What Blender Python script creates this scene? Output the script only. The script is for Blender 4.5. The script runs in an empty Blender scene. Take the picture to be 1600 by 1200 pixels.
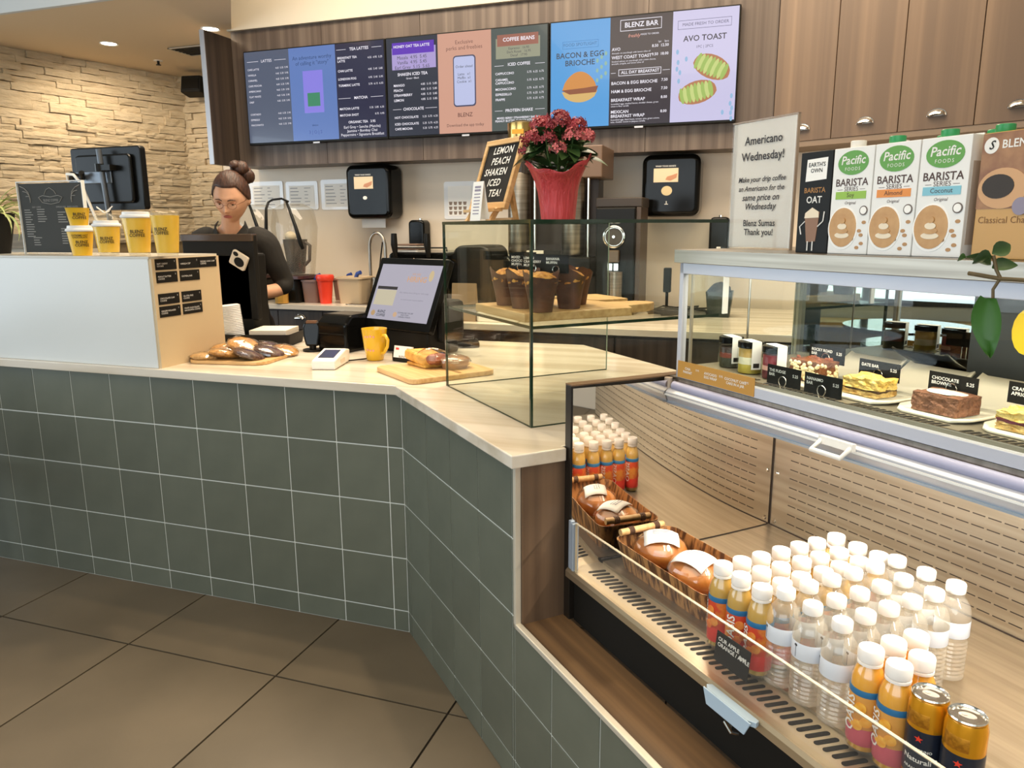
import bpy, bmesh, math, random
from mathutils import Vector, Matrix
S = bpy.context.scene
COL = S.collection
R = random.Random(7)
pi = math.pi
rad = math.radians

# ---------------------------------------------------------------- camera, world, lights, exposure
cd = bpy.data.cameras.new('camera'); cam = bpy.data.objects.new('camera', cd); COL.objects.link(cam)
cd.sensor_width = 36.0; cd.lens = 36.0 * 1178.8 / 1600.0; cd.clip_start = 0.02; cd.clip_end = 200
yaw, pitch, roll = rad(19.087), rad(11.662), rad(-0.32)
F = Vector((-math.sin(yaw) * math.cos(pitch), math.cos(yaw) * math.cos(pitch), -math.sin(pitch)))
Rt = Vector((math.cos(yaw), math.sin(yaw), 0)); Up = Rt.cross(F)
R2 = Rt * math.cos(roll) + Up * math.sin(roll); U2 = Up * math.cos(roll) - Rt * math.sin(roll)
cam.matrix_world = Matrix(((R2.x, U2.x, -F.x, 0), (R2.y, U2.y, -F.y, 0), (R2.z, U2.z, -F.z, 1.4058), (0, 0, 0, 1)))
S.camera = cam
S.view_settings.view_transform = 'Standard'
S.view_settings.look = 'None'
S.view_settings.gamma = 1.0
S.view_settings.use_curve_mapping = False
S.view_settings.exposure = 0.0
S.cycles.max_bounces = 10
S.cycles.transparent_max_bounces = 32
S.cycles.sample_clamp_indirect = 6.0
S.cycles.caustics_reflective = False
S.cycles.caustics_refractive = False

w = bpy.data.worlds.new('daylight'); S.world = w; w.use_nodes = True
bg = w.node_tree.nodes['Background']; bg.inputs[0].default_value = (0.80, 0.90, 1.0, 1); bg.inputs[1].default_value = 1.3


def area(name, loc, tgt, sx, sy, power, col, spread=180):
    l = bpy.data.lights.new(name, 'AREA'); l.shape = 'RECTANGLE'; l.size = sx; l.size_y = sy
    l.energy = power; l.color = col; l.spread = rad(spread)
    o = bpy.data.objects.new(name, l); COL.objects.link(o); o.location = loc
    o.rotation_euler = (Vector(tgt) - Vector(loc)).to_track_quat('-Z', 'Y').to_euler()
    return o


WARM = (1.0, 0.78, 0.52)
# daylight entering by the shop windows (behind and to the left of the camera)
area('window_daylight', (-1.0, -3.3, 1.7), (-1.0, 2, 1.0), 5.0, 2.0, 95, (0.86, 0.94, 1.0))
area('side_window_daylight', (-6.2, 0.6, 1.6), (-2, 2.2, 0.9), 4.6, 1.9, 95, (0.75, 0.88, 1.0))
# warm ceiling fittings over the work zone
area('workzone_light', (-1.6, 3.6, 3.3), (-1.6, 3.6, 0), 3.4, 0.9, 135, (1.0, 0.84, 0.64))
area('hall_ceiling_light', (-0.6, 0.6, 3.3), (-0.6, 0.8, 0), 3.5, 2.5, 62, (1.0, 0.84, 0.64))


def spot(name, loc, tgt, power, ang, col=WARM, r=0.05, blend=0.6):
    l = bpy.data.lights.new(name, 'SPOT'); l.energy = power; l.spot_size = rad(ang); l.spot_blend = blend
    l.color = col; l.shadow_soft_size = r
    o = bpy.data.objects.new(name, l); COL.objects.link(o); o.location = loc
    o.rotation_euler = (Vector(tgt) - Vector(loc)).to_track_quat('-Z', 'Y').to_euler()
    return o


spot('stone_downlight_beam', (-4.72, 4.64, 2.70), (-5.0, 5.1, 1.0), 50, 160, (1.0, .84, .64))
spot('panel_downlight_beam', (-3.74, 4.55, 2.70), (-3.7, 4.6, 1.0), 30, 150)
spot('counter_downlight_beam', (-0.9, 2.6, 3.3), (-0.8, 2.6, 0.9), 95, 80)
spot('till_downlight_beam', (-2.0, 2.9, 3.3), (-1.9, 2.7, 0.9), 95, 80)
spot('cabinet_downlight_beam', (0.45, 3.5, 3.3), (0.4, 4.3, 1.9), 38, 95)

# ---------------------------------------------------------------- helpers
O = Vector((-1.151, 2.194, 0.0)); H2 = 2 ** -0.5


def UV(u, v, z=0.0):           # display-case frame: u runs along its front, v goes in behind the front
    return Vector((O.x + (u + v) * H2, O.y + (v - u) * H2, z))


RZ = -pi / 4


def lin(h):
    h = h.lstrip('#'); o = []
    for i in (0, 2, 4):
        c = int(h[i:i + 2], 16) / 255
        o.append(c / 12.92 if c <= 0.04045 else ((c + 0.055) / 1.055) ** 2.4)
    return (o[0], o[1], o[2], 1)


MC = {}


def mat(name, hx, rough=0.5, metal=0.0, hx2=None, nscale=(8, 8, 8), detail=4, bump=0.0, bscale=None, emit=None, es=1.0,
        coat=0.0, rnd=0.0, contrast=(0.35, 0.65), spec=None, trans=0.0, ior=1.45, sheen=0):
    if name in MC: return MC[name]
    m = bpy.data.materials.new(name); m.use_nodes = True; MC[name] = m
    nt = m.node_tree; N = nt.nodes; L = nt.links; b = N['Principled BSDF']
    b.inputs['Base Color'].default_value = lin(hx); b.inputs['Roughness'].default_value = rough; b.inputs['Metallic'].default_value = metal
    if spec is not None: b.inputs['Specular IOR Level'].default_value = spec
    b.inputs['Coat Weight'].default_value = coat
    b.inputs['Transmission Weight'].default_value = trans; b.inputs['IOR'].default_value = ior
    if emit:
        b.inputs['Emission Color'].default_value = lin(emit); b.inputs['Emission Strength'].default_value = es
    out = None
    if hx2 or bump:
        tc = N.new('ShaderNodeTexCoord'); mp = N.new('ShaderNodeMapping'); L.new(tc.outputs['Object'], mp.inputs['Vector'])
        mp.inputs['Scale'].default_value = nscale
        nz = N.new('ShaderNodeTexNoise'); nz.inputs['Scale'].default_value = 1.0; nz.inputs['Detail'].default_value = detail
        L.new(mp.outputs[0], nz.inputs['Vector'])
        if hx2:
            cr = N.new('ShaderNodeValToRGB'); cr.color_ramp.elements[0].position = contrast[0]; cr.color_ramp.elements[1].position = contrast[1]
            cr.color_ramp.elements[0].color = lin(hx); cr.color_ramp.elements[1].color = lin(hx2)
            L.new(nz.outputs['Fac'], cr.inputs[0]); L.new(cr.outputs[0], b.inputs['Base Color']); out = cr.outputs[0]
        if bump:
            bp = N.new('ShaderNodeBump'); bp.inputs['Strength'].default_value = bump; bp.inputs['Distance'].default_value = 0.01
            src = nz
            if bscale:
                m2 = N.new('ShaderNodeMapping'); m2.inputs['Scale'].default_value = bscale; L.new(tc.outputs['Object'], m2.inputs['Vector'])
                src = N.new('ShaderNodeTexNoise'); src.inputs['Scale'].default_value = 1.0; L.new(m2.outputs[0], src.inputs['Vector'])
            L.new(src.outputs['Fac'], bp.inputs['Height']); L.new(bp.outputs[0], b.inputs['Normal'])
    if rnd:
        oi = N.new('ShaderNodeObjectInfo'); hs = N.new('ShaderNodeHueSaturation'); mr = N.new('ShaderNodeMapRange')
        mr.inputs['To Min'].default_value = 1 - rnd; mr.inputs['To Max'].default_value = 1 + rnd
        L.new(oi.outputs['Random'], mr.inputs['Value']); L.new(mr.outputs[0], hs.inputs['Value'])
        if out: L.new(out, hs.inputs['Color'])
        else: hs.inputs['Color'].default_value = lin(hx)
        L.new(hs.outputs[0], b.inputs['Base Color'])
    return m


def thin(name, hx, refl=0.5, rough=0.02, base=0.03, body=None, bodyw=0.0):
    """thin clear sheet: see-through with a mirror reflection that grows at grazing angles"""
    if name in MC: return MC[name]
    m = bpy.data.materials.new(name); m.use_nodes = True; MC[name] = m
    nt = m.node_tree; N = nt.nodes; L = nt.links; N.remove(N['Principled BSDF'])
    out = N['Material Output']; t = N.new('ShaderNodeBsdfTransparent'); t.inputs[0].default_value = lin(hx)
    g = N.new('ShaderNodeBsdfGlossy'); g.inputs['Roughness'].default_value = rough; g.inputs[0].default_value = (1, 1, 1, 1)
    lw = N.new('ShaderNodeLayerWeight'); lw.inputs[0].default_value = 0.5
    pw = N.new('ShaderNodeMath'); pw.operation = 'POWER'; pw.inputs[1].default_value = 5.0; L.new(lw.outputs['Facing'], pw.inputs[0])
    mr = N.new('ShaderNodeMapRange'); mr.inputs['To Min'].default_value = base; mr.inputs['To Max'].default_value = refl
    L.new(pw.outputs[0], mr.inputs['Value'])
    mx = N.new('ShaderNodeMixShader'); L.new(mr.outputs[0], mx.inputs[0]); L.new(g.outputs[0], mx.inputs[2])
    if body:
        d = N.new('ShaderNodeBsdfPrincipled'); d.inputs['Base Color'].default_value = lin(body); d.inputs['Roughness'].default_value = 0.3
        m2 = N.new('ShaderNodeMixShader'); m2.inputs[0].default_value = bodyw
        L.new(t.outputs[0], m2.inputs[1]); L.new(d.outputs[0], m2.inputs[2]); L.new(m2.outputs[0], mx.inputs[1])
    else:
        L.new(t.outputs[0], mx.inputs[1])
    L.new(mx.outputs[0], out.inputs[0])
    return m


class B:
    """mesh collector"""
    def __init__(s): s.v = []; s.f = []
    def add(s, vs, fs, M=None):
        n = len(s.v)
        s.v += [tuple(M @ Vector(p)) if M else tuple(p) for p in vs]
        s.f += [tuple(i + n for i in f) for f in fs]
        return s
    def box(s, x0, x1, y0, y1, z0, z1, M=None):
        vs = [(x, y, z) for z in (z0, z1) for y in (y0, y1) for x in (x0, x1)]
        return s.add(vs, [(0, 2, 3, 1), (4, 5, 7, 6), (0, 1, 5, 4), (2, 6, 7, 3), (0, 4, 6, 2), (1, 3, 7, 5)], M)
    def lathe(s, prof, n=24, c=(0, 0, 0), M=None, a0=0, a1=2 * pi):
        full = abs(a1 - a0 - 2 * pi) < 1e-6; k = n if full else n + 1; vs = []
        for r, z in prof:
            for i in range(k):
                a = a0 + (a1 - a0) * i / n
                vs.append((c[0] + r * math.cos(a), c[1] + r * math.sin(a), c[2] + z))
        fs = []
        for j in range(len(prof) - 1):
            for i in range(n):
                i2 = (i + 1) % k
                fs.append((j * k + i, j * k + i2, (j + 1) * k + i2, (j + 1) * k + i))
        if full:
            if prof[0][0] > 1e-6: fs.append(tuple(reversed(range(k))))
            if prof[-1][0] > 1e-6: fs.append(tuple((len(prof) - 1) * k + i for i in range(k)))
        return s.add(vs, fs, M)
    def cyl(s, c, r, h, n=20, r2=None, M=None):
        return s.lathe([(r, 0), (r if r2 is None else r2, h)], n, c, M)
    def ell(s, c, r, n=16, m=10, M=None, zmin=-1.0, jit=0, rg=None):
        vs = []; fs = []
        for j in range(m + 1):
            t = -pi / 2 + pi * j / m
            for i in range(n):
                a = 2 * pi * i / n; k = 1 + (rg.uniform(-jit, jit) if jit else 0)
                vs.append((c[0] + r[0] * k * math.cos(t) * math.cos(a), c[1] + r[1] * k * math.cos(t) * math.sin(a), c[2] + r[2] * k * max(math.sin(t), zmin)))
        for j in range(m):
            for i in range(n):
                fs.append((j * n + i, j * n + (i + 1) % n, (j + 1) * n + (i + 1) % n, (j + 1) * n + i))
        return s.add(vs, fs, M)
    def tube(s, pts, r, n=8, M=None, taper=None, flat=1.0):
        P = [Vector(p) for p in pts]; vs = []; fs = []; prev = None
        for i, p in enumerate(P):
            d = (P[min(i + 1, len(P) - 1)] - P[max(i - 1, 0)]).normalized()
            if prev is None:
                a = d.orthogonal().normalized()
            else:
                a = (prev - d * prev.dot(d)).normalized()
            prev = a; b = d.cross(a); rr = r[i] if isinstance(r, (list, tuple)) else r
            for k in range(n):
                t = 2 * pi * k / n
                vs.append(p + a * (rr * math.cos(t)) + b * (rr * flat * math.sin(t)))
        for i in range(len(P) - 1):
            for k in range(n):
                fs.append((i * n + k, i * n + (k + 1) % n, (i + 1) * n + (k + 1) % n, (i + 1) * n + k))
        fs.append(tuple(reversed(range(n)))); fs.append(tuple((len(P) - 1) * n + k for k in range(n)))
        return s.add(vs, fs, M)
    def prism(s, poly, z0, z1, M=None):           # outline in x,y pushed up in z
        n = len(poly); vs = [(x, y, z0) for x, y in poly] + [(x, y, z1) for x, y in poly]
        fs = [tuple(reversed(range(n))), tuple(range(n, 2 * n))] + [(i, (i + 1) % n, n + (i + 1) % n, n + i) for i in range(n)]
        return s.add(vs, fs, M)
    def prismy(s, poly, y0, y1, M=None):          # outline in x,z pushed back in y
        n = len(poly); vs = [(x, y0, z) for x, z in poly] + [(x, y1, z) for x, z in poly]
        fs = [tuple(range(n)), tuple(reversed(range(n, 2 * n)))] + [((i + 1) % n, i, n + i, n + (i + 1) % n) for i in range(n)]
        return s.add(vs, fs, M)
    def prismx(s, poly, x0, x1, M=None):          # outline in y,z pushed along x
        n = len(poly); vs = [(x0, y, z) for y, z in poly] + [(x1, y, z) for y, z in poly]
        fs = [tuple(reversed(range(n))), tuple(range(n, 2 * n))] + [(i, (i + 1) % n, n + (i + 1) % n, n + i) for i in range(n)]
        return s.add(vs, fs, M)
    def mesh(s, name, smooth=None):
        me = bpy.data.meshes.new(name); me.from_pydata(s.v, [], s.f); me.update()
        if smooth is not None:
            me.polygons.foreach_set('use_smooth', [True] * len(me.polygons))
            me.set_sharp_from_angle(angle=rad(smooth))
        return me


def tagp(o, label=None, cat=None, group=None, kind=None):
    if label: o['label'] = label
    if cat: o['category'] = cat
    if group: o['group'] = group
    if kind: o['kind'] = kind
    return o


def ob(name, b, m, parent=None, smooth=None, bevel=0, loc=(0, 0, 0), rot=(0, 0, 0), seg=2, label=None, cat=None, group=None, kind=None):
    me = b if isinstance(b, bpy.types.Mesh) else b.mesh(name, smooth)
    if m is not None and not me.materials: me.materials.append(m)
    o = bpy.data.objects.new(name, me); COL.objects.link(o); o.parent = parent; o.location = loc; o.rotation_euler = rot
    if bevel:
        md = o.modifiers.new('bevel', 'BEVEL'); md.width = bevel; md.segments = seg; md.limit_method = 'ANGLE'
    return tagp(o, label, cat, group, kind)


def thing(name, label, cat, loc=(0, 0, 0), rz=0.0, group=None, rot=None):
    o = bpy.data.objects.new(name, None); COL.objects.link(o); o.location = loc; o.rotation_euler = rot or (0, 0, rz); o.empty_display_size = 0.05
    return tagp(o, label, cat, group)


def dup(o, loc=None, rot=None, label=None, parent=None, group=None):
    c = o.copy(); COL.objects.link(c)
    if parent is not None: c.parent = parent
    if loc is not None: c.location = loc
    if rot is not None: c.rotation_euler = rot
    if label: c['label'] = label
    if group: c['group'] = group
    for ch in list(o.children): dup(ch, parent=c)
    return c


FIT = []


def txt(s, size, m, parent, loc, rot=(pi / 2, 0, 0), ax='CENTER', w=None, shear=0.0, off=0.0, name='lettering', ls=1.0, h=None, kern=1.0, label=None, bend=None):
    c = bpy.data.curves.new(name, 'FONT'); c.body = s; c.size = size; c.align_x = ax; c.align_y = 'CENTER'; c.shear = shear
    c.offset = min(off, size * .016); c.space_line = ls; c.space_character = kern; c.resolution_u = 2; c.materials.append(m)
    o = bpy.data.objects.new(name, c); COL.objects.link(o); o.parent = parent; o.location = loc; o.rotation_euler = rot
    if w or h: FIT.append((o, w, h))
    if bend: c['bend'] = bend
    if label: o['label'] = label
    return o


def rr(x0, x1, y0, y1, r, n=4):     # rounded rectangle outline
    P = []
    for cx, cy, a in ((x1 - r, y1 - r, 0), (x0 + r, y1 - r, 90), (x0 + r, y0 + r, 180), (x1 - r, y0 + r, 270)):
        for i in range(n + 1):
            t = rad(a + 90 * i / n); P.append((cx + r * math.cos(t), cy + r * math.sin(t)))
    return P


def ring(r0, r1, n=20): return [(r0 * math.cos(2 * pi * i / n), r1 * math.sin(2 * pi * i / n)) for i in range(n)]


# ---------------------------------------------------------------- materials
black = mat('black_plastic', '#12110e', 0.35, spec=.25)
blackm = mat('black_matt', '#15130f', 0.6, spec=.25)
gloss = mat('black_gloss', '#0b0b0a', 0.12, spec=0.22)
white = mat('white_plastic', '#ece8e0', 0.4)
paper = mat('white_paper', '#f2efe8', 0.7)
cream = mat('cream_paint', '#c2b9a8', 0.8)
chrome = mat('chrome', '#e8e4dc', 0.12, 1.0)
steel = mat('brushed_steel', '#b5aca0', 0.28, 1.0, hx2='#9c9488', nscale=(60, 3, 3), detail=2)
steelv = mat('soft_steel', '#a39a8c', 0.34, 1.0, hx2='#8a8174', nscale=(2, 2, 80), detail=2)
alu = mat('painted_aluminium', '#b9bcc4', 0.4, 0.3)
glass = thin('clear_glass', '#fafcf9', 0.45, 0.01, 0.014)
glassg = mat('glass_edge_green', '#1f3325', 0.12, coat=0.4)
acryl = thin('clear_acrylic', '#fbfaf8', 0.4, 0.03, 0.012, body='#ffffff', bodyw=0.015)
edgew = mat('acrylic_edge', '#a89a80', 0.25)
wdark = mat('walnut_laminate', '#4a3a2e', 0.38, hx2='#79604a', nscale=(26, 26, 0.5), detail=5, contrast=(0.3, 0.75))
wmenu = mat('dark_menu_laminate', '#4e4138', 0.45, hx2='#74665a', nscale=(22, 22, 0.12), detail=3, contrast=(0.42, 0.8))
wpine = mat('pale_wood', '#d8b27c', 0.45, hx2='#c39a62', nscale=(6, 60, 60), detail=3)
kraft = mat('kraft_paper', '#8f775c', 0.8)
gold = mat('brass_metal', '#c9a765', 0.2, 1.0)
yel = mat('yellow_print', '#e8b92c', 0.4)
inkb = mat('black_ink', '#1b1815', 0.6)
inkw = mat('white_ink', '#e9e6df', 0.6)
green = mat('leaf_green', '#3f6b2c', 0.4, hx2='#5b8a3a', nscale=(30, 30, 30))
red = mat('red_plastic', '#e5402a', 0.35)
# ================================================================ THE SETTING
# floor with its big square tiles
flr = ob('floor', B().box(-9, 5, -4, 8.5, -0.06, -0.006), mat('floor_joint', '#2c241b', 0.8), kind='structure')
ftm = mat('floor_tile_stone', '#5f5545', 0.42, hx2='#706452', nscale=(2.2, 2.2, 2.2), detail=7, rnd=0.05, contrast=(0.3, 0.7))
ft = B().box(-0.298, 0.298, -0.298, 0.298, -0.008, 0.0).mesh('tile')
ft.materials.append(ftm)
for i in range(-10, 8):
    for j in range(-6, 4):
        x = -1.4385 + 0.3015 + i * 0.603; y = 1.816 - 0.3015 + j * 0.603
        if x > 3.6: continue
        t = ob('tile', ft, None, flr, loc=(x, y, 0), bevel=0)
        if (i + j) % 2: t.rotation_euler[2] = pi / 2 * ((i * 3 + j) % 4)
# walls
plaster = mat('white_plaster', '#d9d5cc', 0.8)
splash = mat('beige_splashback_board', '#dacab4', 0.38, hx2='#e0d2be', nscale=(3, 3, 1))
ob('wall_back', B().box(-4.0, 3.4, 4.9, 5.0, 0, 3.4), splash, kind='structure')
ob('wall_right', B().box(3.4, 3.5, -3.6, 5.0, 0, 3.4), plaster, kind='structure')
# ledgestone wall, each stone its own piece
stone_m = mat('pale_ledgestone', '#d3c1a2', 0.85, hx2='#bda988', nscale=(9, 9, 30), detail=6, bump=1.0, bscale=(18, 18, 70), rnd=0.07, contrast=(0.3, 0.8))
mortar = mat('dark_stone_joint', '#8f7a58', 0.9)


def stones(root, L, z0, z1, seed):
    g = random.Random(seed); z = z0; variants = []
    while z < z1 - 0.01:
        h = min(g.choice((0.038, 0.048, 0.058, 0.072)), z1 - z); x = -g.uniform(0, 0.2)
        while x < L:
            w_ = g.uniform(0.11, 0.36); a = max(x, 0); b_ = min(x + w_, L)
            if b_ - a > 0.03:
                d = g.uniform(0.012, 0.042); k = B()
                n = 4; vs = []
                for q in range(n + 1):
                    xx = a + 0.0015 + (b_ - a - 0.003) * q / n
                    for zz, s_ in ((z + 0.0015, 0.0), (z + h * 0.5, 1.0), (z + h - 0.0015, 0.35)):
                        vs.append((xx, -(d + s_ * g.uniform(0.0, 0.012)), zz + (g.uniform(-.0035, .0035) if s_ != 1 else 0)))
                fs = []
                for q in range(n):
                    for r_ in range(2):
                        fs.append((q * 3 + r_, q * 3 + 3 + r_, q * 3 + 4 + r_, q * 3 + 1 + r_))
                m_ = len(vs)
                vs += [(p[0], 0.0, p[2]) for p in vs]
                for q in range(n):
                    fs.append((q * 3 + 3, q * 3, m_ + q * 3, m_ + q * 3 + 3)); fs.append((q * 3 + 2, q * 3 + 5, m_ + q * 3 + 5, m_ + q * 3 + 2))
                for r_ in range(2):
                    fs.append((r_, r_ + 1, m_ + r_ + 1, m_ + r_)); fs.append((n * 3 + r_ + 1, n * 3 + r_, m_ + n * 3 + r_, m_ + n * 3 + r_ + 1))
                k.add(vs, fs)
                ob('stone', k, stone_m, root)
            x += w_
        z += h


th = math.atan2(5.867 - 4.425, -5.162 + 5.535)
wl = ob('wall_left', B().box(-1.1, 1.5, 0, 0.1, 0, 2.75), mortar, loc=(-5.535, 4.425, 0), rot=(0, 0, th), kind='structure')
hold = bpy.data.objects.new
def stone_wall(root, x0, L, seed):
    k0 = len(bpy.data.objects)
    sub = []
    before = set(o.name for o in root.children)
    stones(root, L, 1.3, 2.75, seed)
    for o in root.children:
        if o.name not in before: o.location = (x0, 0, 0)
stone_wall(wl, -0.5, 2.0, 3)
wn = ob('wall_niche', B().box(0, 1.6, 0, 0.1, 0, 2.75), mortar, loc=(-5.165, 5.86, 0), kind='structure')
stone_wall(wn, 0.0, 0.72, 5)
# ceilings
ceilm = mat('beige_ceiling_paint', '#dcc8a8', 0.85)
P1 = [(-9, 3.83), (-2.98, 3.83), (-3.65, 4.66), (-3.65, 4.95), (-3.5, 8.4), (-9, 8.4)]
ob('ceiling', B().prism(P1, 2.75, 2.82), ceilm, kind='structure')
ob('ceiling_high', B().box(-9, 3.6, -4, 8.4, 3.4, 3.5), plaster, kind='structure')
ob('trim_1', B().box(-9, -2.98, 3.80, 3.83, 2.75, 3.4), mat('fascia_white', '#cfd2d2', 0.8), kind='structure', label='white fascia above the beige dropped ceiling')
ob('trim_2', B().box(-3.655, 3.4, 4.62, 4.9, 2.74, 3.4), cream, kind='structure', label='cream bulkhead above the menu screens')
# dark panelled wall band that carries the screens
pn = ob('wall_menu', B().box(-3.65, -0.06, 4.66, 4.9, 1.845, 2.74), wmenu, kind='structure')
x = -3.65
for wd in (0.72, 0.72, 0.72, 0.72, 0.71):
    ob('panel', B().box(x + 0.0015, x + wd - 0.0015, 4.648, 4.66, 1.845, 2.74), wmenu, pn); x += wd
ob('side_fin', B().box(-3.69, -3.655, 4.39, 4.9, 1.845, 2.70), mat('fin_dark', '#352b24', 0.5, hx2='#463a30', nscale=(20, 20, .3)), pn)
ob('fin_edge', B().box(-3.69, -3.655, 4.384, 4.39, 1.845, 2.70), alu, pn)
# window wall behind the camera and to its left: frames round real openings
fr = mat('window_frame_dark', '#2d2b29', 0.5)
ws = ob('wall_front', B().box(-9, 3.5, -3.7, -3.6, 0, 0.45).box(-9, 3.5, -3.7, -3.6, 2.6, 3.4).box(-9, -7.4, -3.7, -3.6, 0.45, 2.6), plaster, kind='structure')
for k in range(6):
    x = -7.4 + k * 1.8
    wf = ob('window_%d' % (k + 1), B().box(x, x + 0.07, -3.72, -3.58, .45, 2.6).box(x, x + 1.8, -3.72, -3.58, .45, .52).box(x, x + 1.8, -3.72, -3.58, 2.53, 2.6), fr, kind='structure')
    ob('pane', B().box(x + .07, x + 1.8, -3.66, -3.65, .52, 2.53), glass, wf)
ob('wall_side', B().box(-6.6, -6.5, -3.6, 4.4, 0, 0.6).box(-6.6, -6.5, -3.6, 4.4, 2.6, 3.4).box(-6.6, -6.5, 2.9, 8.4, 0, 2.8), plaster, kind='structure')
for k in range(4):
    y = -3.6 + k * 1.6
    wf = ob('window_%d' % (k + 7), B().box(-6.62, -6.48, y, y + .07, .6, 2.6).box(-6.62, -6.48, y, y + 1.6, .6, .67).box(-6.62, -6.48, y, y + 1.6, 2.53, 2.6), fr, kind='structure')
    ob('pane', B().box(-6.56, -6.55, y + .07, y + 1.6, .67, 2.53), glass, wf)
ob('ground_outside', B().box(-30, 30, -40, -3.72, -0.2, -0.1), mat('pavement', '#8d8b86', 0.9), kind='structure')

# fittings on the ceiling and walls
lampm = mat('lamp_glow', '#fff3dc', 0.5, emit='#fff1d6', es=14)
for (x, y), lb in (((-4.72, 4.64), 'round recessed downlight glowing in the beige ceiling before the stone wall'), ((-3.74, 4.56), 'recessed downlight just above the dark wood fin beside the screens')):
    t = thing('downlight', lb, 'ceiling light', (x, y, 2.75), group='recessed downlights')
    ob('trim_ring', B().lathe([(0.05, -0.001), (0.062, -0.006), (0.064, 0.0)], 24), white, t, 40)
    ob('lamp', B().lathe([(0.0001, -0.004), (0.05, -0.003), (0.05, 0.0)], 24), lampm, t, 40)
t = thing('sprinkler', 'small ceiling sprinkler head near the stone wall', 'sprinkler', (-4.82, 5.22, 2.75))
ob('escutcheon', B().lathe([(0.035, -0.004), (0.035, 0)], 20), white, t)
ob('nozzle', B().cyl((0, 0, -0.03), 0.01, 0.03, 10).cyl((0, 0, -0.036), 0.02, 0.005, 12), black, t)
t = thing('air_vent', 'dark square air vent in the beige ceiling behind the wood fin', 'vent', (-4.22, 5.02, 2.745))
ob('frame', B().box(-.2, .2, -.13, -.115, -.006, 0).box(-.2, .2, .115, .13, -.006, 0).box(-.2, -.185, -.13, .13, -.006, 0).box(.185, .2, -.13, .13, -.006, 0), cream, t)
for k in range(6): ob('slat', B().box(-.185, .185, -.105 + k * .038, -.083 + k * .038, -.006, -.001), blackm, t)
t = thing('wall_speaker', 'small black loudspeaker in the corner of the stone wall below the ceiling', 'speaker', (-4.83, 5.62, 2.55), rot=(rad(-12), 0, rad(10)))
ob('cabinet', B().prism(rr(-.095, .095, -.07, .07, .02), 0, .14), blackm, t, bevel=.008)
ob('grille', B().box(-.078, .078, -.076, -.069, .02, .115), black, t, bevel=.004)
ob('bracket', B().box(-.015, .015, .06, .2, .05, .09), black, t)

# ---------------------------------------------------------------- menu screens
def scr(hx, k=1.0): return mat('screen_' + hx.strip('#') + str(k), '#050505', 0.16, emit=hx, es=k, coat=0.3)
def ink(hx, k=1.0): return mat('screentext_' + hx.strip('#'), '#000000', 0.5, emit=hx, es=k)
iw = ink('#f0ecf6', 1.0); idk = ink('#23303c', 1); ilav = ink('#c6c2dc')
W = 1.083; Hh = 0.612


def tv(x0, label, cols):
    t = thing('menu_screen', label, 'screen', (x0, 4.60, 1.982), group='menu screens over the back counter')
    ob('housing', B().box(0, W, 0.0, 0.045, 0, Hh), black, t, bevel=.003)
    ob('maker_plate', B().box(W / 2 - .025, W / 2 + .025, -.002, 0.0, -.006, .004), alu, t)
    P = []
    for i, c in enumerate(cols):
        a = .008 + (W - .016) / 3 * i
        p = ob('display_panel', B().box(a, a + (W - .016) / 3, -.003, 0.0, .014, Hh - .008), c, t)
        P.append(p)
    return t, P


cw = (W - .016) / 3


def cx(i): return .008 + cw * (i + .5)


def L(p, s, x, z, size, m=iw, **k): return txt(s, size, m, p, (x, -.0045, z), **k)


def rule(p, x0, x1, z, m=iw, h=.0018): return ob('rule', B().box(x0, x1, -.005, -.003, z, z + h), m, p)


def frame(p, x0, x1, z0, z1, m=iw, h=.0025):
    return ob('text_frame', B().box(x0, x1, -.005, -.003, z0, z0 + h).box(x0, x1, -.005, -.003, z1 - h, z1).box(x0, x0 + h, -.005, -.003, z0, z1).box(x1 - h, x1, -.005, -.003, z0, z1), m, p)


dk1 = scr('#34344c', .9); t1, P = tv(-3.52, 'left menu screen with tea lattes list and blue panel', [scr('#5c6478', .9), scr('#6a86c4', .9), dk1])
L(P[0], 'LATTES', cx(0), .54, .026); rule(P[0], .03, .12, .54); rule(P[0], .25, .34, .54)
for k, z in enumerate((.49, .455, .42, .385, .35, .315, .28, .2, .165, .13)):
    L(P[0], ('CAFE LATTE', 'VANILLA', 'CARAMEL', 'CAFE MOCHA', 'AMERICANO', 'FLAT WHITE', 'DRIP', 'CORTADO', 'ESPRESSO', 'MACCHIATO')[k], .03, z, .017, ax='LEFT')
    L(P[0], '4.65  5.35  5.95', .355, z, .016, ax='RIGHT')
L(P[1], 'An adventure worthy\nof calling it "story"', cx(1), .52, .034, ink('#2b4470'), w=.30, off=0)
b1 = ob('tea_bag_picture', B().box(cx(1) - .075, cx(1) + .075, -.006, -.003, .19, .455), scr('#8f86e6', .95), P[1])
ob('picture_label', B().box(cx(1) - .045, cx(1) + .05, -.008, -.006, .23, .315), scr('#4e9a74', .8), P[1])
L(P[1], 'BLENZ\nCOFFEE', cx(1), .345, .026, idk, off=.0006)
L(P[1], 'detox', cx(1), .11, .02, ink('#2b4470')); L(P[1], '3 | O | S', cx(1), .065, .03, ink('#4a5c9e'))
L(P[2], 'TEA LATTES', cx(2), .565, .026, off=.0006); rule(P[2], .73, .80, .565); rule(P[2], .99, 1.06, .565)
for s, p_, z in (('BREAKFAST TEA\nLATTE', '4.55  4.95  5.35', .505), ('CHAI LATTE', '4.85  5.45  5.85', .435), ('LONDON FOG', '4.95  5.45  5.95', .385), ('TURMERIC LATTE', '5.75  6.15  6.55', .345), ('MATCHA LATTE', '5.35  5.85  6.35', .2), ('MATCHA SHOT', '0.75  0.95', .16)):
    L(P[2], s, .735, z, .02, ax='LEFT', off=.0005); L(P[2], p_, 1.065, z, .017, ax='RIGHT')
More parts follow.
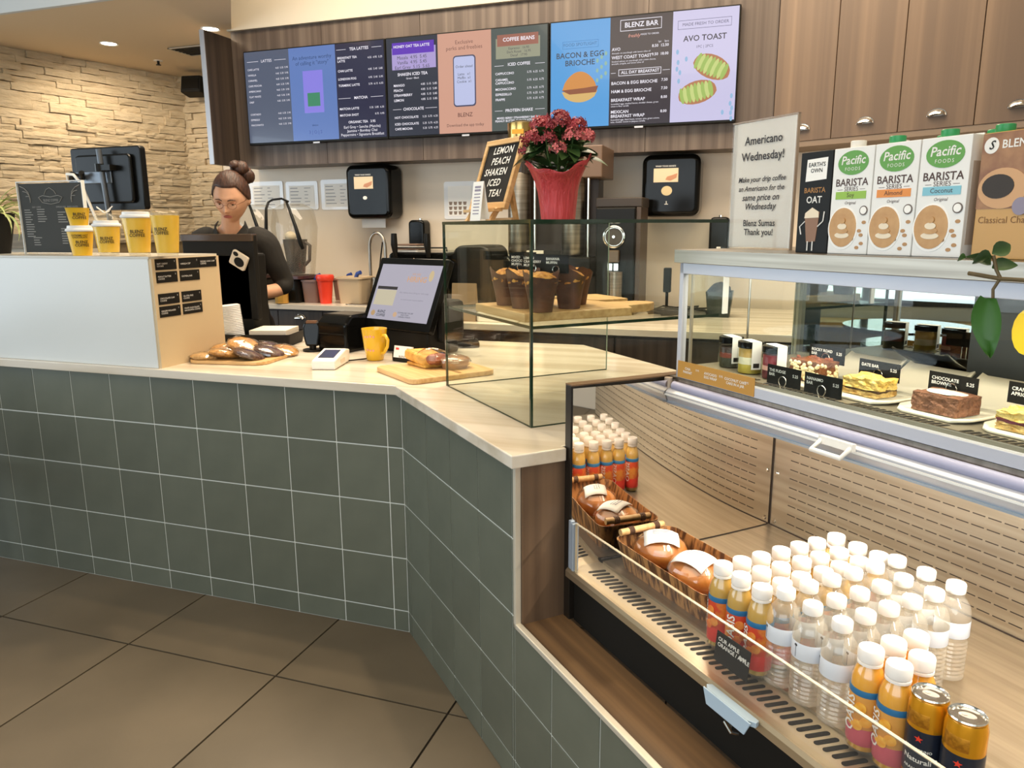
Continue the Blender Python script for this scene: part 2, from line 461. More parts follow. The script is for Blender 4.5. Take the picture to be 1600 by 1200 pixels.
L(P[2], 'MATCHA', cx(2), .265, .024, off=.0006); rule(P[2], .73, .82, .265); rule(P[2], .97, 1.06, .265)
L(P[2], 'ORGANIC TEA   3.95', cx(2), .115, .022, off=.0006)
L(P[2], 'Earl Grey • Sencha (Matcha)\nJasmine • Bombay Chai\nPeppermint • Signature Breakfast', cx(2), .06, .019, w=.32)

t2, P = tv(-2.432, 'middle menu screen with a phone on a peach panel and iced tea list', [scr('#3a3d49', .9), scr('#d8a48e', .95), scr('#5c6460', .9)])
ob('promo_box', B().box(.045, .35, -.005, -.003, .415, .545), scr('#b7a6dd', .9), P[0])
ob('promo_banner', B().box(.05, .34, -.008, -.005, .505, .575), scr('#6a3ec0', .9), P[0])
L(P[0], 'HONEY OAT TEA LATTE', cx(0), .55, .022, w=.25, off=.0005).location.y = -.009
L(P[0], 'Masala  4.95  5.45\nVanilla  4.95  5.45\nEarl Grey  5.15  5.65', cx(0), .455, .02, idk, w=.24).location.y = -.006
L(P[0], 'SHAKEN ICED TEA', cx(0), .385, .024, off=.0006, w=.21); L(P[0], 'Green • Black', cx(0), .36, .016)
for s, z in (('MANGO', .32), ('PEACH', .29), ('STRAWBERRY', .26), ('LEMON', .23)):
    L(P[0], s, .05, z, .021, ax='LEFT', off=.0005); L(P[0], '4.85  5.15  5.85', .355, z, .018, ax='RIGHT')
L(P[0], 'CHOCOLATE', cx(0), .175, .024, off=.0006); rule(P[0], .04, .1, .175); rule(P[0], .27, .35, .175)
for s, z in (('HOT CHOCOLATE', .125), ('ICED CHOCOLATE', .085), ('CAFE MOCHA', .055)):
    L(P[0], s, .05, z, .02, ax='LEFT', off=.0005); L(P[0], '5.25  5.75  6.25', .355, z, .017, ax='RIGHT')
L(P[1], 'Exclusive\nperks and freebies', cx(1), .53, .034, ink('#6b4038'), w=.24)
ob('phone_picture', B().prismy(rr(cx(1) - .075, cx(1) + .075, .17, .47, .02), -.006, -.003), ink('#3a3f66', .7), P[1])
ob('phone_display', B().prismy(rr(cx(1) - .068, cx(1) + .068, .178, .462, .016), -.008, -.006), scr('#c3c9ec', .95), P[1])
L(P[1], 'Order ahead\n\nLatte   x1\nMuffin  x1\nCookie  x1', cx(1), .36, .022, idk).location.y = -.009
L(P[1], 'BLENZ', cx(1), .12, .034, ink('#6b4038'), off=.0005); L(P[1], 'Download the app today', cx(1), .06, .024, ink('#4a2a26'), w=.25)
ob('promo_box', B().box(.75, 1.03, -.005, -.003, .43, .545), scr('#a4a48c', .9), P[2])
ob('promo_banner', B().box(.76, 1.02, -.008, -.005, .50, .565), scr('#a87060', .9), P[2])
L(P[2], 'COFFEE BEANS', cx(2), .535, .026, w=.2, off=.0005).location.y = -.009
L(P[2], 'Espresso   16.95\nDark Roast   16.95\nDecaf   17.95', cx(2), .465, .02, idk).location.y = -.006
L(P[2], 'ICED COFFEE', cx(2), .395, .024, off=.0006); rule(P[2], .74, .80, .39); rule(P[2], 1.0, 1.06, .39)
for s, z in (('CAPPUCCINO', .345), ('CARAMEL\nCAPPUCCINO', .30), ('MOCHACCINO', .255), ('ESPRESSILLO', .225), ('FRAPPE', .195)):
    L(P[2], s, .745, z, .019, ax='LEFT', off=.0005); L(P[2], '5.75  6.25  6.75', 1.055, z, .017, ax='RIGHT')
L(P[2], 'PROTEIN SHAKE', cx(2), .13, .024, off=.0006); rule(P[2], .74, .79, .13); rule(P[2], 1.0, 1.06, .13)
L(P[2], 'MIXED BERRY STRAWBERRY BANANA\nPEANUT BUTTER CHOCOLATE BANANA\nPOWER MATCHA', cx(2), .07, .018, w=.31, off=.0005)

t3, P = tv(-1.343, 'right menu screen with brioche burger, breakfast list and avocado toast', [scr('#5aa0dc', 1.0), scr('#40383f', .9), scr('#cbc6e6', 1.0)])
L(P[0], 'FOOD SPOTLIGHT', cx(0), .475, .024, ink('#3a6a96'), w=.2); frame(P[0], .08, .295, .455, .495, ink('#3f7cb4'), .0015)
L(P[0], 'BACON & EGG\nBRIOCHE', cx(0), .395, .058, ink('#27384c'), w=.285, off=.0008)
bun = lambda hx: ink(hx, .95)
ob('burger_picture', B().prismy([(cx(0) - .105 + .21 * i / 16, .225 + .1 * math.sin(pi * i / 16) ** .6) for i in range(17)], -.006, -.003), bun('#d28a3e'), P[0])
ob('burger_filling', B().prismy([(cx(0) - .11, .225), (cx(0) - .06, .2), (cx(0) + .1, .205), (cx(0) + .112, .24), (cx(0) + .03, .232)], -.008, -.006), bun('#8c4a2a'), P[0])
ob('burger_base', B().prismy([(cx(0) - .108 + .216 * i / 12, .215 - .062 * math.sin(pi * i / 12) ** .5) for i in range(13)], -.006, -.004), bun('#d8b068'), P[0])
for k in range(9):
    ob('splash_dot', B().prismy([(cx(0) + .10 + .05 * R.random() + .011 * math.cos(q), .30 + k * .014 + .012 * math.sin(q)) for q in [j * pi / 4 for j in range(8)][:1]] and [(cx(0) + .105 + (k % 3) * .025 + .008 * math.cos(j * pi / 4), .27 + k * .018 + .012 * math.sin(j * pi / 4)) for j in range(8)], -.005, -.003), bun('#8fb8a8'), P[0])
L(P[1], 'BLENZ BAR', cx(1), .555, .036, w=.19, off=.001); frame(P[1], cx(1) - .12, cx(1) + .115, .525, .585)
L(P[1], 'freshly', cx(1) - .04, .497, .026, ink('#e8a090'), shear=.3); L(P[1], 'MADE TO ORDER', cx(1) + .05, .5, .013)
for s, p_, z, d in (('AVO', '8.50  12.50', .43, 'Avocado on sourdough with lemon olive oil'), ('WEST COAST TOAST', '9.50  18.00', .385, 'Smoked salmon on sourdough with cream cheese,\navocado, arugula, and lemon olive oil'),
                    ('BACON & EGG BRIOCHE', '7.50', .245, None), ('HAM & EGG BRIOCHE', '7.50', .2, None), ('BREAKFAST WRAP', '8.00', .152, 'Scrambled eggs, smoked bacon, cheddar cheese, green\nonion in flour tortilla'), ('MEXICAN\nBREAKFAST WRAP', '8.00', .075, None)):
    L(P[1], s, .375, z, .024, ax='LEFT', off=.0007); L(P[1], p_, .70, z + .004, .021, ax='RIGHT', off=.0005)
    if d: L(P[1], d, .375, z - .021 - (.006 if '\n' in d else 0), .0125, ax='LEFT')
L(P[1], 'Scrambled eggs, black beans, tomato salsa, green onions,\nsalsa, cheddar cheese in jalapeno tortilla', .375, .037, .0125, ax='LEFT')
L(P[1], '1pc    2pcs', .70, .455, .014, ax='RIGHT')
L(P[1], 'ALL DAY BREAKFAST', cx(1), .302, .025, w=.22, off=.0007); frame(P[1], cx(1) - .125, cx(1) + .12, .284, .32); rule(P[1], .372, .40, .301); rule(P[1], .67, .71, .301)
L(P[2], 'MADE FRESH TO ORDER', cx(2), .53, .024, ink('#4a4a68'), w=.25); frame(P[2], cx(2) - .15, cx(2) + .14, .507, .553, ink('#5a5a78'), .0018)
L(P[2], 'AVO TOAST', cx(2), .455, .05, ink('#30303c'), w=.235, off=.001); L(P[2], '1PC | 2PCS', cx(2), .41, .02, ink('#5a5a70'))
for k, (tx, tz, ang) in enumerate(((cx(2) + .045, .30, -25), (cx(2) - .03, .17, 12))):
    a = rad(ang); rot = lambda x, z: (tx + x * math.cos(a) - z * math.sin(a), tz + x * math.sin(a) + z * math.cos(a))
    ob('toast_picture', B().prismy([rot(.105 * math.cos(j * pi / 10) * (1.05 if j > 10 else 1), .062 * math.sin(j * pi / 10)) for j in range(20)], -.005, -.003), ink('#b0744c'), P[2])
    for q in range(9):
        xx = -.085 + q * .02
        ob('avocado_slice', B().prismy([rot(xx + .013 * math.cos(j * pi / 6), .053 * (1 - abs(xx) * 3.5) ** .5 * math.sin(j * pi / 6)) for j in range(12)], -.006 - q * .0004, -.005 - q * .0004), ink(('#9cb85a', '#c2cf7c')[q % 2]), P[2])
for x_, z_ in ((.03, .39), (.035, .335), (.03, .30), (.047, .28), (.042, .235), (.08, .35), (.335, .14), (.33, .10), (.34, .075), (.335, .05), (.29, .055), (.338, .02)):
    ob('splash_dot', B().prismy([(.72 + x_ + .008 * math.cos(j * pi / 4), z_ + .014 * math.sin(j * pi / 4)) for j in range(8)], -.005, -.003), ink('#8fb6d8'), P[2])
# ================================================================ SERVICE COUNTER (tiled front)
tilem = mat('sage_glazed_tile', '#5c6054', 0.33, hx2='#676a5d', nscale=(5, 5, 5), detail=3, rnd=0.09, contrast=(0.3, 0.7), bump=0.05, bscale=(9, 9, 9))
grout = mat('pale_grout', '#d4d5cd', 0.8)
quartz = mat('cream_quartz', '#dcd2c2', 0.16, hx2='#b9aa92', nscale=(1.0, 13, 13), detail=5, contrast=(0.42, 0.78))
counter = thing('service_counter', 'long sage green tiled service counter bent at an obtuse corner', 'counter', (O.x, O.y, 0))
XL = -2.85                                                     # the run to the left, from the corner, along -x
ob('core', B().box(XL, 0, 0.0022, 0.09, 0, 0.868), grout, counter)
bm = B(); bm.box(0, 0.855, 0.0022, 0.09, 0, 0.868).box(0.855, 2.6, 0.0022, 0.115, 0, 0.452)
ob('core', bm, grout, counter, rot=(0, 0, RZ))
tcache = {}


def tile(w_, h_):
    k = (round(w_, 4), round(h_, 4))
    if k not in tcache:
        g = 0.0021; me = B().box(g, w_ - g, 0, 0.006, g, h_ - g).mesh('tile'); me.materials.append(tilem); tcache[k] = me
    return tcache[k]


rows = [0.0, 0.0795, 0.2795, 0.4795, 0.6795, 0.868]
xs = [0 - 0.057 - 0.2 * i for i in range(15)]
edges = [0.0] + xs
for i in range(len(edges) - 1):
    for r_ in range(5):
        ob('tile', tile(edges[i] - edges[i + 1], rows[r_ + 1] - rows[r_]), None, counter, loc=(edges[i + 1], 0, rows[r_]), bevel=.0012)
us = [0.0, 0.0393] + [0.0393 + 0.2 * k for k in range(1, 5)] + [0.853]
for i in range(len(us) - 1):
    for r_ in range(5):
        o = ob('tile', tile(us[i + 1] - us[i], rows[r_ + 1] - rows[r_]), None, counter, loc=(us[i] * H2, -us[i] * H2, rows[r_]), rot=(0, 0, RZ), bevel=.0012)
us = [0.853] + [0.0393 + 0.2 * k for k in range(5, 13)]
rl = [0.0, 0.0795, 0.2795, 0.455]
for i in range(len(us) - 1):
    for r_ in range(3):
        o = ob('tile', tile(us[i + 1] - us[i], rl[r_ + 1] - rl[r_]), None, counter, loc=(us[i] * H2, -us[i] * H2, rl[r_]), rot=(0, 0, RZ), bevel=.0012)
trimm = mat('cream_metal_trim', '#cfc6b4', 0.35, 0.3)
ob('edge_trim', B().box(0.855, 0.868, -0.004, 0.012, 0.455, 0.868).box(0.855, 2.6, -0.004, 0.012, 0.455, 0.468), trimm, counter, rot=(0, 0, RZ), bevel=.002)
ob('end_panel', B().box(0.862, 0.872, 0.012, 0.16, 0.455, 0.868), wdark, counter, rot=(0, 0, RZ), label='walnut end panel')
ledge = mat('walnut_ledge', '#4c3b2e', 0.35, hx2='#8a6a48', nscale=(0.6, 34, 34), detail=4, contrast=(0.35, 0.8))
ob('ledge', B().box(0.866, 2.6, 0.012, 0.13, 0.452, 0.466), ledge, counter, rot=(0, 0, RZ), label='walnut ledge in front of the cooler')
ob('staff_side', B().box(-2.85, -0.1, 0.94, 0.96, 0, .868), wdark, counter)
# the worktop
p0, p1 = UV(0, -0.022), UV(0.888, -0.022)
pts = [(-4.0, 2.172), (O.x - 0.009, 2.172), (p1.x, p1.y), UV(0.888, 0.122)[:2], UV(0.868, 0.122)[:2], UV(0.868, 0.40)[:2], UV(0.868, 0.955)[:2], UV(-0.461, 0.99)[:2], (-1.241, 3.207), (-4.0, 3.24)]
pts = [(p[0], p[1]) for p in pts]
top = ob('worktop', B().prism(list(pts), 0.868, 0.900), quartz, bevel=.003, label='cream streaked quartz worktop running over the tiled counter', cat='worktop')

# the raised white box with the black labels on its side
boxm = mat('white_gloss_laminate', '#d4d6d3', 0.22)
bx = thing('display_plinth', 'white raised box at the left end of the counter under the cups', 'cabinet', (-2.155, 2.19, 0.9))
ob('body', B().box(-1.85, 0, 0, 0.36, 0, 0.404), boxm, bx, bevel=.002)
ob('top_board', B().box(-1.85, 0.004, 0, 0.36, 0.404, 0.412), mat('grey_white_top', '#c2beb4', .3), bx)
ob('side_board', B().box(0, 0.012, 0.004, 0.36, 0.0, 0.404), mat('side_cream', '#cdb792', .4), bx)
K = [((.012, .385, 0), 'WHITE CHOC\nMOCHA'), ((.012, .338, 0), 'PEANUT BUTTER\nCOOKIE'), ((.012, .255, 0), 'MORNING OAT\nCOOKIE'), ((.012, .206, 0), 'GINGER\nCOOKIE')]
cols = [0.020, 0.138, 0.245]
names = [['SOFT CHEWY\nCOOKIE', 'VANILLA CUP', 'DOUBLE CHOC CHIP\nCOOKIE'], ['PEANUT BUTTER\nCOOKIE', 'OATMEAL BAR', None], ['CHOCOLATE CHIP\nCOOKIE', 'GLUTEN FREE\nCOOKIE', None], ['GINGER MOLASSES\nCOOKIE', 'WHITE CHOCOLATE\nMACADAMIA COOKIE', None]]
for r_, zz in enumerate((.362, .315, .235, .188)):
    for c_ in range(3):
        if not names[r_][c_]: continue
        yy = cols[c_]
        p = ob('label_plate', B().box(0.012, 0.0145, yy, yy + (.104 if c_ < 2 else .098), zz, zz + .040), blackm, bx)
        txt(names[r_][c_], .0085, inkw, p, (0.015, yy + .006, zz + .018), (pi / 2, 0, pi / 2), ax='LEFT')
        txt('5', .008, inkw, p, (0.015, yy + .094, zz + .03), (pi / 2, 0, pi / 2))
g = mat('weathered_wood', '#8c7f6c', .6, hx2='#6d6252', nscale=(2, 30, 30))
t = thing('wall_ledge', 'grey weathered wood ledge behind the spider plant', 'shelf', (-5.25, 4.0, 0))
ob('board', B().box(-.35, .75, 0, .25, 1.285, 1.385), g, t); ob('upright', B().box(-.35, .75, .05, .2, 0, 1.285), cream, t)

# ================================================================ BACK COUNTER
bw = mat('dark_drawer_laminate', '#3a312c', 0.4, hx2='#4f443c', nscale=(40, 4, .8), detail=4)


def cup_handle(parent, x, y, z, s=1.0, m=chrome):
    pr_ = []
    b = B(); n = 8; vs = []; fs = []
    for j in range(5):
        t_ = pi / 2 * j / 4
        for i in range(n + 1):
            a = pi * i / n
            vs.append((.042 * s * math.cos(a) * math.cos(t_ * .6) if j < 4 else .030 * s * math.cos(a), -.026 * s * math.sin(t_) , .030 * s * math.sin(a) * math.cos(t_ * .9)))
    for j in range(4):
        for i in range(n): fs.append((j * (n + 1) + i, j * (n + 1) + i + 1, (j + 1) * (n + 1) + i + 1, (j + 1) * (n + 1) + i))
    b.add(vs, fs); b.prismy([(.045 * s * math.cos(pi * i / 10), .033 * s * math.sin(pi * i / 10)) for i in range(11)], -.002, 0)
    return ob('handle', b, m, parent, 60, loc=(x, y, z))


bc = thing('back_cabinet', 'dark wood base cabinets with cup handles under the back worktop', 'cabinet', (-3.9, 4.27, 0))
ob('carcass', B().box(0, 1.95, 0.02, .6, .05, .88), bw, bc)
x = 0.07
for k in range(5):
    d = ob('drawer', B().box(x, x + .343, 0, .02, .60, .874), bw, bc, bevel=.002)
    cup_handle(d, x + .17 + (.0), 0, .845 - .02)
    ob('door', B().box(x, x + .343, 0, .02, .08, .594), bw, bc, bevel=.002); x += .347
ob('worktop', B().box(-.05, 1.96, -.02, .618, .885, .92), quartz, bc, bevel=.003)
t = thing('prep_counter', 'dark wood staff counter behind the glass case carrying the coffee machines', 'counter', (-1.935, 3.67, 0))
PC = [(0, .02), (3.3, .02), (3.3, .10), (2.05, 1.13), (0, 1.13)]
ob('carcass', B().prism(PC, 0, .885), bw, t)
for k in range(5):
    d = ob('door', B().box(.01 + k * .6, .6 + k * .6, 0, .02, .06, .87), bw, t, bevel=.002)
ob('worktop', B().prism([(-.0, -.02), (3.3, -.02), (3.3, .10), (2.05, 1.13), (-.0, 1.13)], .885, .92), quartz, t, bevel=.003)
pz = pr_note = ob('note', B().box(.88, 1.03, -.004, 0, .60, .76), kraft, t, label='small kraft notice stuck on the dark door')
txt('PULL', .02, blackm, pz, (.955, -.005, .73))
ob('lock', B().cyl((0, 0, 0), .008, .01, 10, M=Matrix.Translation((.97, -.002, .52)) @ Matrix.Rotation(pi / 2, 4, 'X')), chrome, t)
sink = thing('sink', 'dark inset sink in the back worktop behind the tubs', 'sink', (-2.42, 4.34, .92))
ob('basin', B().prism(rr(-.22, .22, 0, .42, .03), .0005, .002), mat('sink_dark', '#5a4a3a', .3, .6), sink)
ob('rim', B().box(-.23, .23, -.01, 0, 0, .004).box(-.23, -.22, -.01, .43, 0, .004).box(.22, .23, -.01, .43, 0, .004), steel, sink)
t = thing('faucet', 'tall arched steel faucet behind the tilted order screen', 'faucet', (-2.56, 4.62, .92))
ob('spout', B().tube([(-.06, 0, 0)] + [(-.06 * math.cos(a), 0, .36 + .1 * math.sin(a)) for a in [pi * i / 12 for i in range(13)]] + [(.06, 0, .22)], .011, 10), steel, t, 60)
ob('spray_hose', B().tube([(.02, .01, 0), (.0, .01, .2), (.035, .01, .4)], .005, 8), black, t, 60)
ob('base', B().cyl((-.06, 0, 0), .024, .05, 16), steel, t, 40)

# angled upper cabinets to the right
ang = rad(-30)
uc = thing('upper_cabinets', 'brown woodgrain wall cabinets with cup handles, above the milk cartons', 'cabinet', (-0.06, 4.62, 0), ang)
wup = mat('brown_cabinet_laminate', '#63503f', 0.42, hx2='#7d6650', nscale=(18, 18, 0.12), detail=3, contrast=(0.4, 0.8))
ob('carcass', B().box(0.0, 2.1, .02, .30, 1.86, 2.95), wup, uc)
for k in range(6):
    x = .338 * k
    d = ob('door', B().box(x + .002, x + .336, 0, .02, 1.858, 2.95), wup, uc, bevel=.0015)
    cup_handle(d, x + .175, 0, 1.915)
ob('valance', B().box(0.0, 2.1, .004, .30, 1.829, 1.857), mat('valance', '#7c6a58', .5), uc)
ob('wall_angled', B().box(-.05, 4.0, .30, .4, 0, 3.4), splash, loc=(-0.06, 4.62, 0), rot=(0, 0, ang), kind='structure')

# dispensers, posters
def towel(loc, lb, two):
    t = thing('towel_dispenser', lb, 'dispenser', loc, group='black paper towel dispensers')
    b = B(); prof = rr(-.172, .172, 0, .36, .05, 5)
    b.prismy(prof, -.20, 0)
    ob('housing', b, gloss, t, bevel=.03, seg=4, smooth=50)
    ob('picture_label', B().box(-.10, .045, -.203, -.200, .20, .28), mat('label_beige', '#d9c4a4', .5), t)
    p = ob('hand_picture', B().prismy([(-.03, .215), (.0, .208), (.035, .225), (.04, .25), (.01, .24), (-.02, .232)], -.204, -.203), mat('skin_print', '#b98262', .5), t)
    txt('WASH YOUR HANDS', .014, inkw, t, (-.03, -.2035, .292), w=.12, off=.0004)
    if two:
        ob('round_badge', B().prismy([(-.02 + .032 * math.cos(2 * pi * i / 20), .15 + .028 * math.sin(2 * pi * i / 20)) for i in range(20)], -.203, -.2), mat('badge', '#cdb98e', .5), t)
        txt('TORK', .016, inkw, t, (-.02, -.2035, .07)) if False else ob('hand_symbol', B().box(-.03, -.01, -.203, -.2, .07, .074).box(-.022, -.018, -.203, -.2, .07, .09), inkw, t)
    else:
        ob('round_badge', B().prismy([(-.02 + .016 * math.cos(2 * pi * i / 16), .14 + .012 * math.sin(2 * pi * i / 16)) for i in range(16)], -.203, -.2), inkw, t)
        ob('paper_towel', B().box(-.105, .08, -.11, -.108, -.06, .02), paper, t)
    return t


towel((-2.66, 4.895, 1.475), 'black paper towel dispenser with towel hanging, left of the sinks faucet', False)
towel((-.62, 4.895, 1.47), 'black paper towel dispenser with round badge, right of the coffee grinder', True)
k_ = 0
for (x0, x1, z0, z1), lb in (((-3.775, -3.48, 1.555, 1.757), 'leftmost laminated notice on the wall behind the barista'), ((-3.455, -3.182, 1.548, 1.75), 'middle laminated notice on the wall above the blenders'), ((-3.155, -2.90, 1.545, 1.757), 'laminated notice partly behind the towel dispenser with towel'), ((-2.18, -1.945, 1.47, 1.72), 'laminated cup chart on the wall left of the letter board')):
    t = thing('wall_notice', lb, 'notice', (x0, 4.897, z0), group='laminated notices on the back wall')
    ob('sheet', B().prismy(rr(0, x1 - x0, 0, z1 - z0, .015), -.003, 0), mat('laminate_film', '#eeeeee', .12, coat=.6), t)
    s_ = ob('print_area', B().box(.03, x1 - x0 - .03, -.0045, -.003, .02, z1 - z0 - .03), paper, t)
    if k_ < 3:
        for q in range(6):
            zz = z1 - z0 - .05 - q * .024; ob('text_line', B().box(.04, .04 + R.uniform(.06, .1), -.005, -.0045, zz, zz + .005), mat('grey_print', '#8f8f96', .6), s_); ob('text_line', B().box(.16, .16 + R.uniform(.02, .06), -.005, -.0045, zz, zz + .004), mat('grey_print', '#8f8f96', .6), s_)
    else:
        for q in range(3):
            for c_ in range(4): ob('cup_picture', B().prismy([(.04 + c_ * .035, .03 + q * .032), (.058 + c_ * .035, .03 + q * .032), (.063 + c_ * .035, .052 + q * .032), (.036 + c_ * .035, .052 + q * .032)], -.005, -.0045), mat('brown_print', '#8c7868', .6), s_)
    k_ += 1
for x_, lb in ((-2.345, 'tall black soap dispenser on the back wall left of the glass case'), (-.33, 'tall black soap dispenser on the wall beside the white sign')):
    t = thing('soap_dispenser', lb, 'dispenser', (x_, 4.89, 1.20), group='black soap dispensers')
    ob('housing', B().prismy(rr(-.06, .06, 0, .265, .03, 5), -.11, 0), gloss, t, bevel=.015, seg=3, smooth=50)
    ob('window', B().box(-.012, .012, -.1115, -.11, .05, .09), white, t)
    ob('lever', B().box(-.03, .03, -.118, -.10, -.01, .012), black, t, bevel=.003)
    ob('wall_screw', B().cyl((0, -.03, .265), .012, .012, 10), chrome, t)
t = thing('framed_board', 'white framed dark board on the wall behind the letter board', 'sign', (-1.72, 4.893, 1.62))
ob('frame', B().box(-.13, -.115, -.015, 0, 0, .33).box(.115, .13, -.015, 0, 0, .33).box(-.13, .13, -.015, 0, .315, .33).box(-.13, .13, -.015, 0, 0, .015), white, t)
ob('board', B().box(-.115, .115, -.008, 0, .015, .315), mat('slate', '#3c4046', .6), t)

# blenders with clear hoods
hood = thin('hood_plastic', '#f0eee9', 0.35, 0.05, 0.03, body='#e9e4da', bodyw=0.06)
for (x_, y_), lb in (((-3.10, 4.46), 'blender with clear hood and dark arms, right of the barista'), ((-3.43, 4.50), 'blender with clear hood mostly hidden behind the barista')):
    t = thing('blender', lb, 'blender', (x_, y_, .92), group='hooded blenders on the back counter')
    ob('base', B().prism(rr(-.085, .085, -.12, .12, .03), 0, .16), black, t, bevel=.015)
    ob('drip_plate', B().prism(rr(-.125, .125, -.135, .12, .03), .16, .18), mat('dark_red_plate', '#4a2b2a', .3), t)
    ob('enclosure', B().lathe([(.12, .18), (.14, .35), (.155, .5), (.135, .62), (.07, .655)], 20), hood, t, 60)
    for s_ in (-1, 1):
        ob('arm', B().tube([(s_ * .07 - .05, -.10, .665), (s_ * .09 - .03, -.13, .62), (s_ * .115, -.15, .5), (s_ * .135 + .01, -.15, .40), (s_ * .14 + .015, -.14, .36)], [.008, .009, .012, .015, .011], 8), black, t, 60)
    ob('arm_bridge', B().tube([(-.12, -.10, .665), (-.08, -.11, .68), (.0, -.12, .685), (.04, -.10, .665)], .007, 8), black, t, 60)
    j = ob('jug', B().lathe([(.055, .19), (.068, .30), (.082, .42), (.078, .42), (.064, .30), (.05, .2)], 20), thin('jug_plastic', '#b9b7b2', .4, .08, .05, body='#6f6a66', bodyw=.35), t, 60)
    ob('handle', B().tube([(.08, 0, .40), (.115, 0, .38), (.105, 0, .28), (.068, 0, .25)], .012, 8), mat('smoked_plastic', '#4d453e', .3), t, 60)
    ob('tamper', B().cyl((-.02, -.02, .22), .012, .22, 10, r2=.02), mat('tamper_beige', '#c9b490', .4), t)
    ob('tamper_knob', B().ell((-.02, -.02, .44), (.04, .04, .035), 12, 8), mat('knob_cream', '#f0e4c8', .3), t, 60)  # knob in one plain pale cream

def tub(loc, w_, d_, h_, m, lb, lid=None, sc=None):
    t = thing('storage_tub', lb, 'container', loc, group='tubs on the back counter')
    o = rr(-w_ / 2, w_ / 2, -d_ / 2, d_ / 2, .02); i = rr(-w_ / 2 * .86, w_ / 2 * .86, -d_ / 2 * .86, d_ / 2 * .86, .02)
    n = len(o); vs = [(a, b, 0) for a, b in i] + [(a, b, h_) for a, b in o] + [(a * .96, b * .96, h_) for a, b in o] + [(a * .95, b * .95, .01) for a, b in i]
    fs = [tuple(reversed(range(n)))] + [(r_ * n + k, r_ * n + (k + 1) % n, (r_ + 1) * n + (k + 1) % n, (r_ + 1) * n + k) for r_ in range(3) for k in range(n)] + [tuple(range(3 * n, 4 * n))]
    ob('body', B().add(vs, fs), m, t, 40)
    ob('lip', B().prism([(a * 1.06, b * 1.06) for a, b in o], h_ - .012, h_ - .004), m, t)
    if sc: ob('scoop', B().tube([(0, 0, h_ - .02), (.02, 0, h_ + .02), (.045, 0, h_ + .028)], .014, 8), mat('blue_scoop', '#24408a', .35), t, 60)
    return t
tub((-2.95, 4.44, .92), .13, .15, .155, mat('tub_mauve', '#85685e', .35), 'smoky brown tub with blue scoop, left of the red shaker cup', sc=1)
tub((-2.84, 4.66, .92), .14, .15, .15, mat('tub_brown', '#8d6a5c', .35), 'brown tub just behind the red shaker cup', sc=1)
tub((-2.66, 4.48, .92), .19, .19, .175, mat('tub_clear', '#c7b191', .3), 'large cloudy beige tub beside the order screen', sc=1)
t = thing('shaker_cup', 'bright red plastic shaker cup on the back counter', 'cup', (-2.83, 4.38, .92))
ob('body', B().lathe([(.038, 0), (.052, .15), (.0, .15)], 20), red, t, 50); ob('collar', B().lathe([(.055, .15), (.062, .175), (.055, .19), (.0, .19)], 20), red, t, 50)
t = thing('glass_jar', 'small faceted glass tumbler of amber syrup on the back counter', 'jar', (-3.11, 4.285, .92))
ob('content', B().cyl((0, 0, .004), .044, .085, 8), mat('amber_syrup', '#c59548', .25), t); ob('glass', B().lathe([(.04, 0), (.052, .045), (.048, .11)], 8), glass, t)
t = thing('steel_pitcher', 'small steel milk pitcher behind the order screen', 'pitcher', (-2.50, 4.50, .92))
ob('body', B().lathe([(.045, 0), (.055, .08), (.045, .17), (.042, .17)], 20), steelv, t, 50); ob('handle', B().tube([(.045, 0, .15), (.08, 0, .13), (.07, 0, .05), (.05, 0, .04)], .006, 8), steel, t, 60)

# coffee machines on the staff counter
t = thing('espresso_machine', 'black espresso machine with upright handles behind the order screen', 'coffee machine', (-1.83, 3.91, .92))
ob('body', B().prismy(rr(-.27, .10, .03, .355, .03), 0, .5), gloss, t, bevel=.012)
ob('side_pod', B().prismy(rr(.05, .29, .02, .39, .06), .18, .5), black, t, bevel=.02, seg=3)
ob('foot', B().box(-.25, .25, .05, .45, 0, .03), black, t)
ob('top_rail', B().tube([(-.25, .04, .36), (-.25, .04, .38), (.08, .04, .38), (.08, .04, .36)], .005, 6), black, t)
for xx in (-.21, -.005):
    ob('paddle_handle', B().tube([(xx, -.02, .33), (xx, -.035, .40), (xx - .002, -.03, .46)], [.012, .02, .017], 10), black, t, 60)
ob('emblem', B().tube([(-.105 + .036 * math.cos(pi / 3 * i + .5), -.006, .27 + .05 * math.sin(pi / 3 * i + .5)) for i in range(7)], .004, 6), mat('emblem_bronze', '#8a7a66', .3, .8), t)
ob('indicator', B().cyl((0, 0, 0), .006, .003, 8, M=Matrix.Translation((-.03, -.001, .23)) @ Matrix.Rotation(pi / 2, 4, 'X')).cyl((0, 0, 0), .005, .003, 8, M=Matrix.Translation((-.035, -.001, .27)) @ Matrix.Rotation(pi / 2, 4, 'X')), mat('red_led', '#a02a22', .4, emit='#d04030', es=1), t)
t = thing('saucer_stack', 'stack of pale trays and saucers on the espresso machine', 'trays', (-2.0, 3.99, 1.276))
for k in range(4): ob('tray', B().prism(rr(-.075, .06, -.03, .09, .015), k * .012, k * .012 + .008), (white, mat('tray_brown', '#7a6252', .5))[k % 2 if k else 0], t)
t = thing('coffee_brewer', 'tall coffee brewer with two steel urns and brown top behind the glass case', 'coffee machine', (-1.27, 4.45, .92))
ob('base', B().box(-.30, .26, -.16, .19, 0, .05), black, t, bevel=.006)
ob('backplate', B().box(-.30, .26, .05, .18, .05, .82), mat('dark_bronze', '#3b2f26', .35, .4), t)
ob('control_block', B().box(-.30, .26, -.14, .06, .20, .32), black, t, bevel=.008)
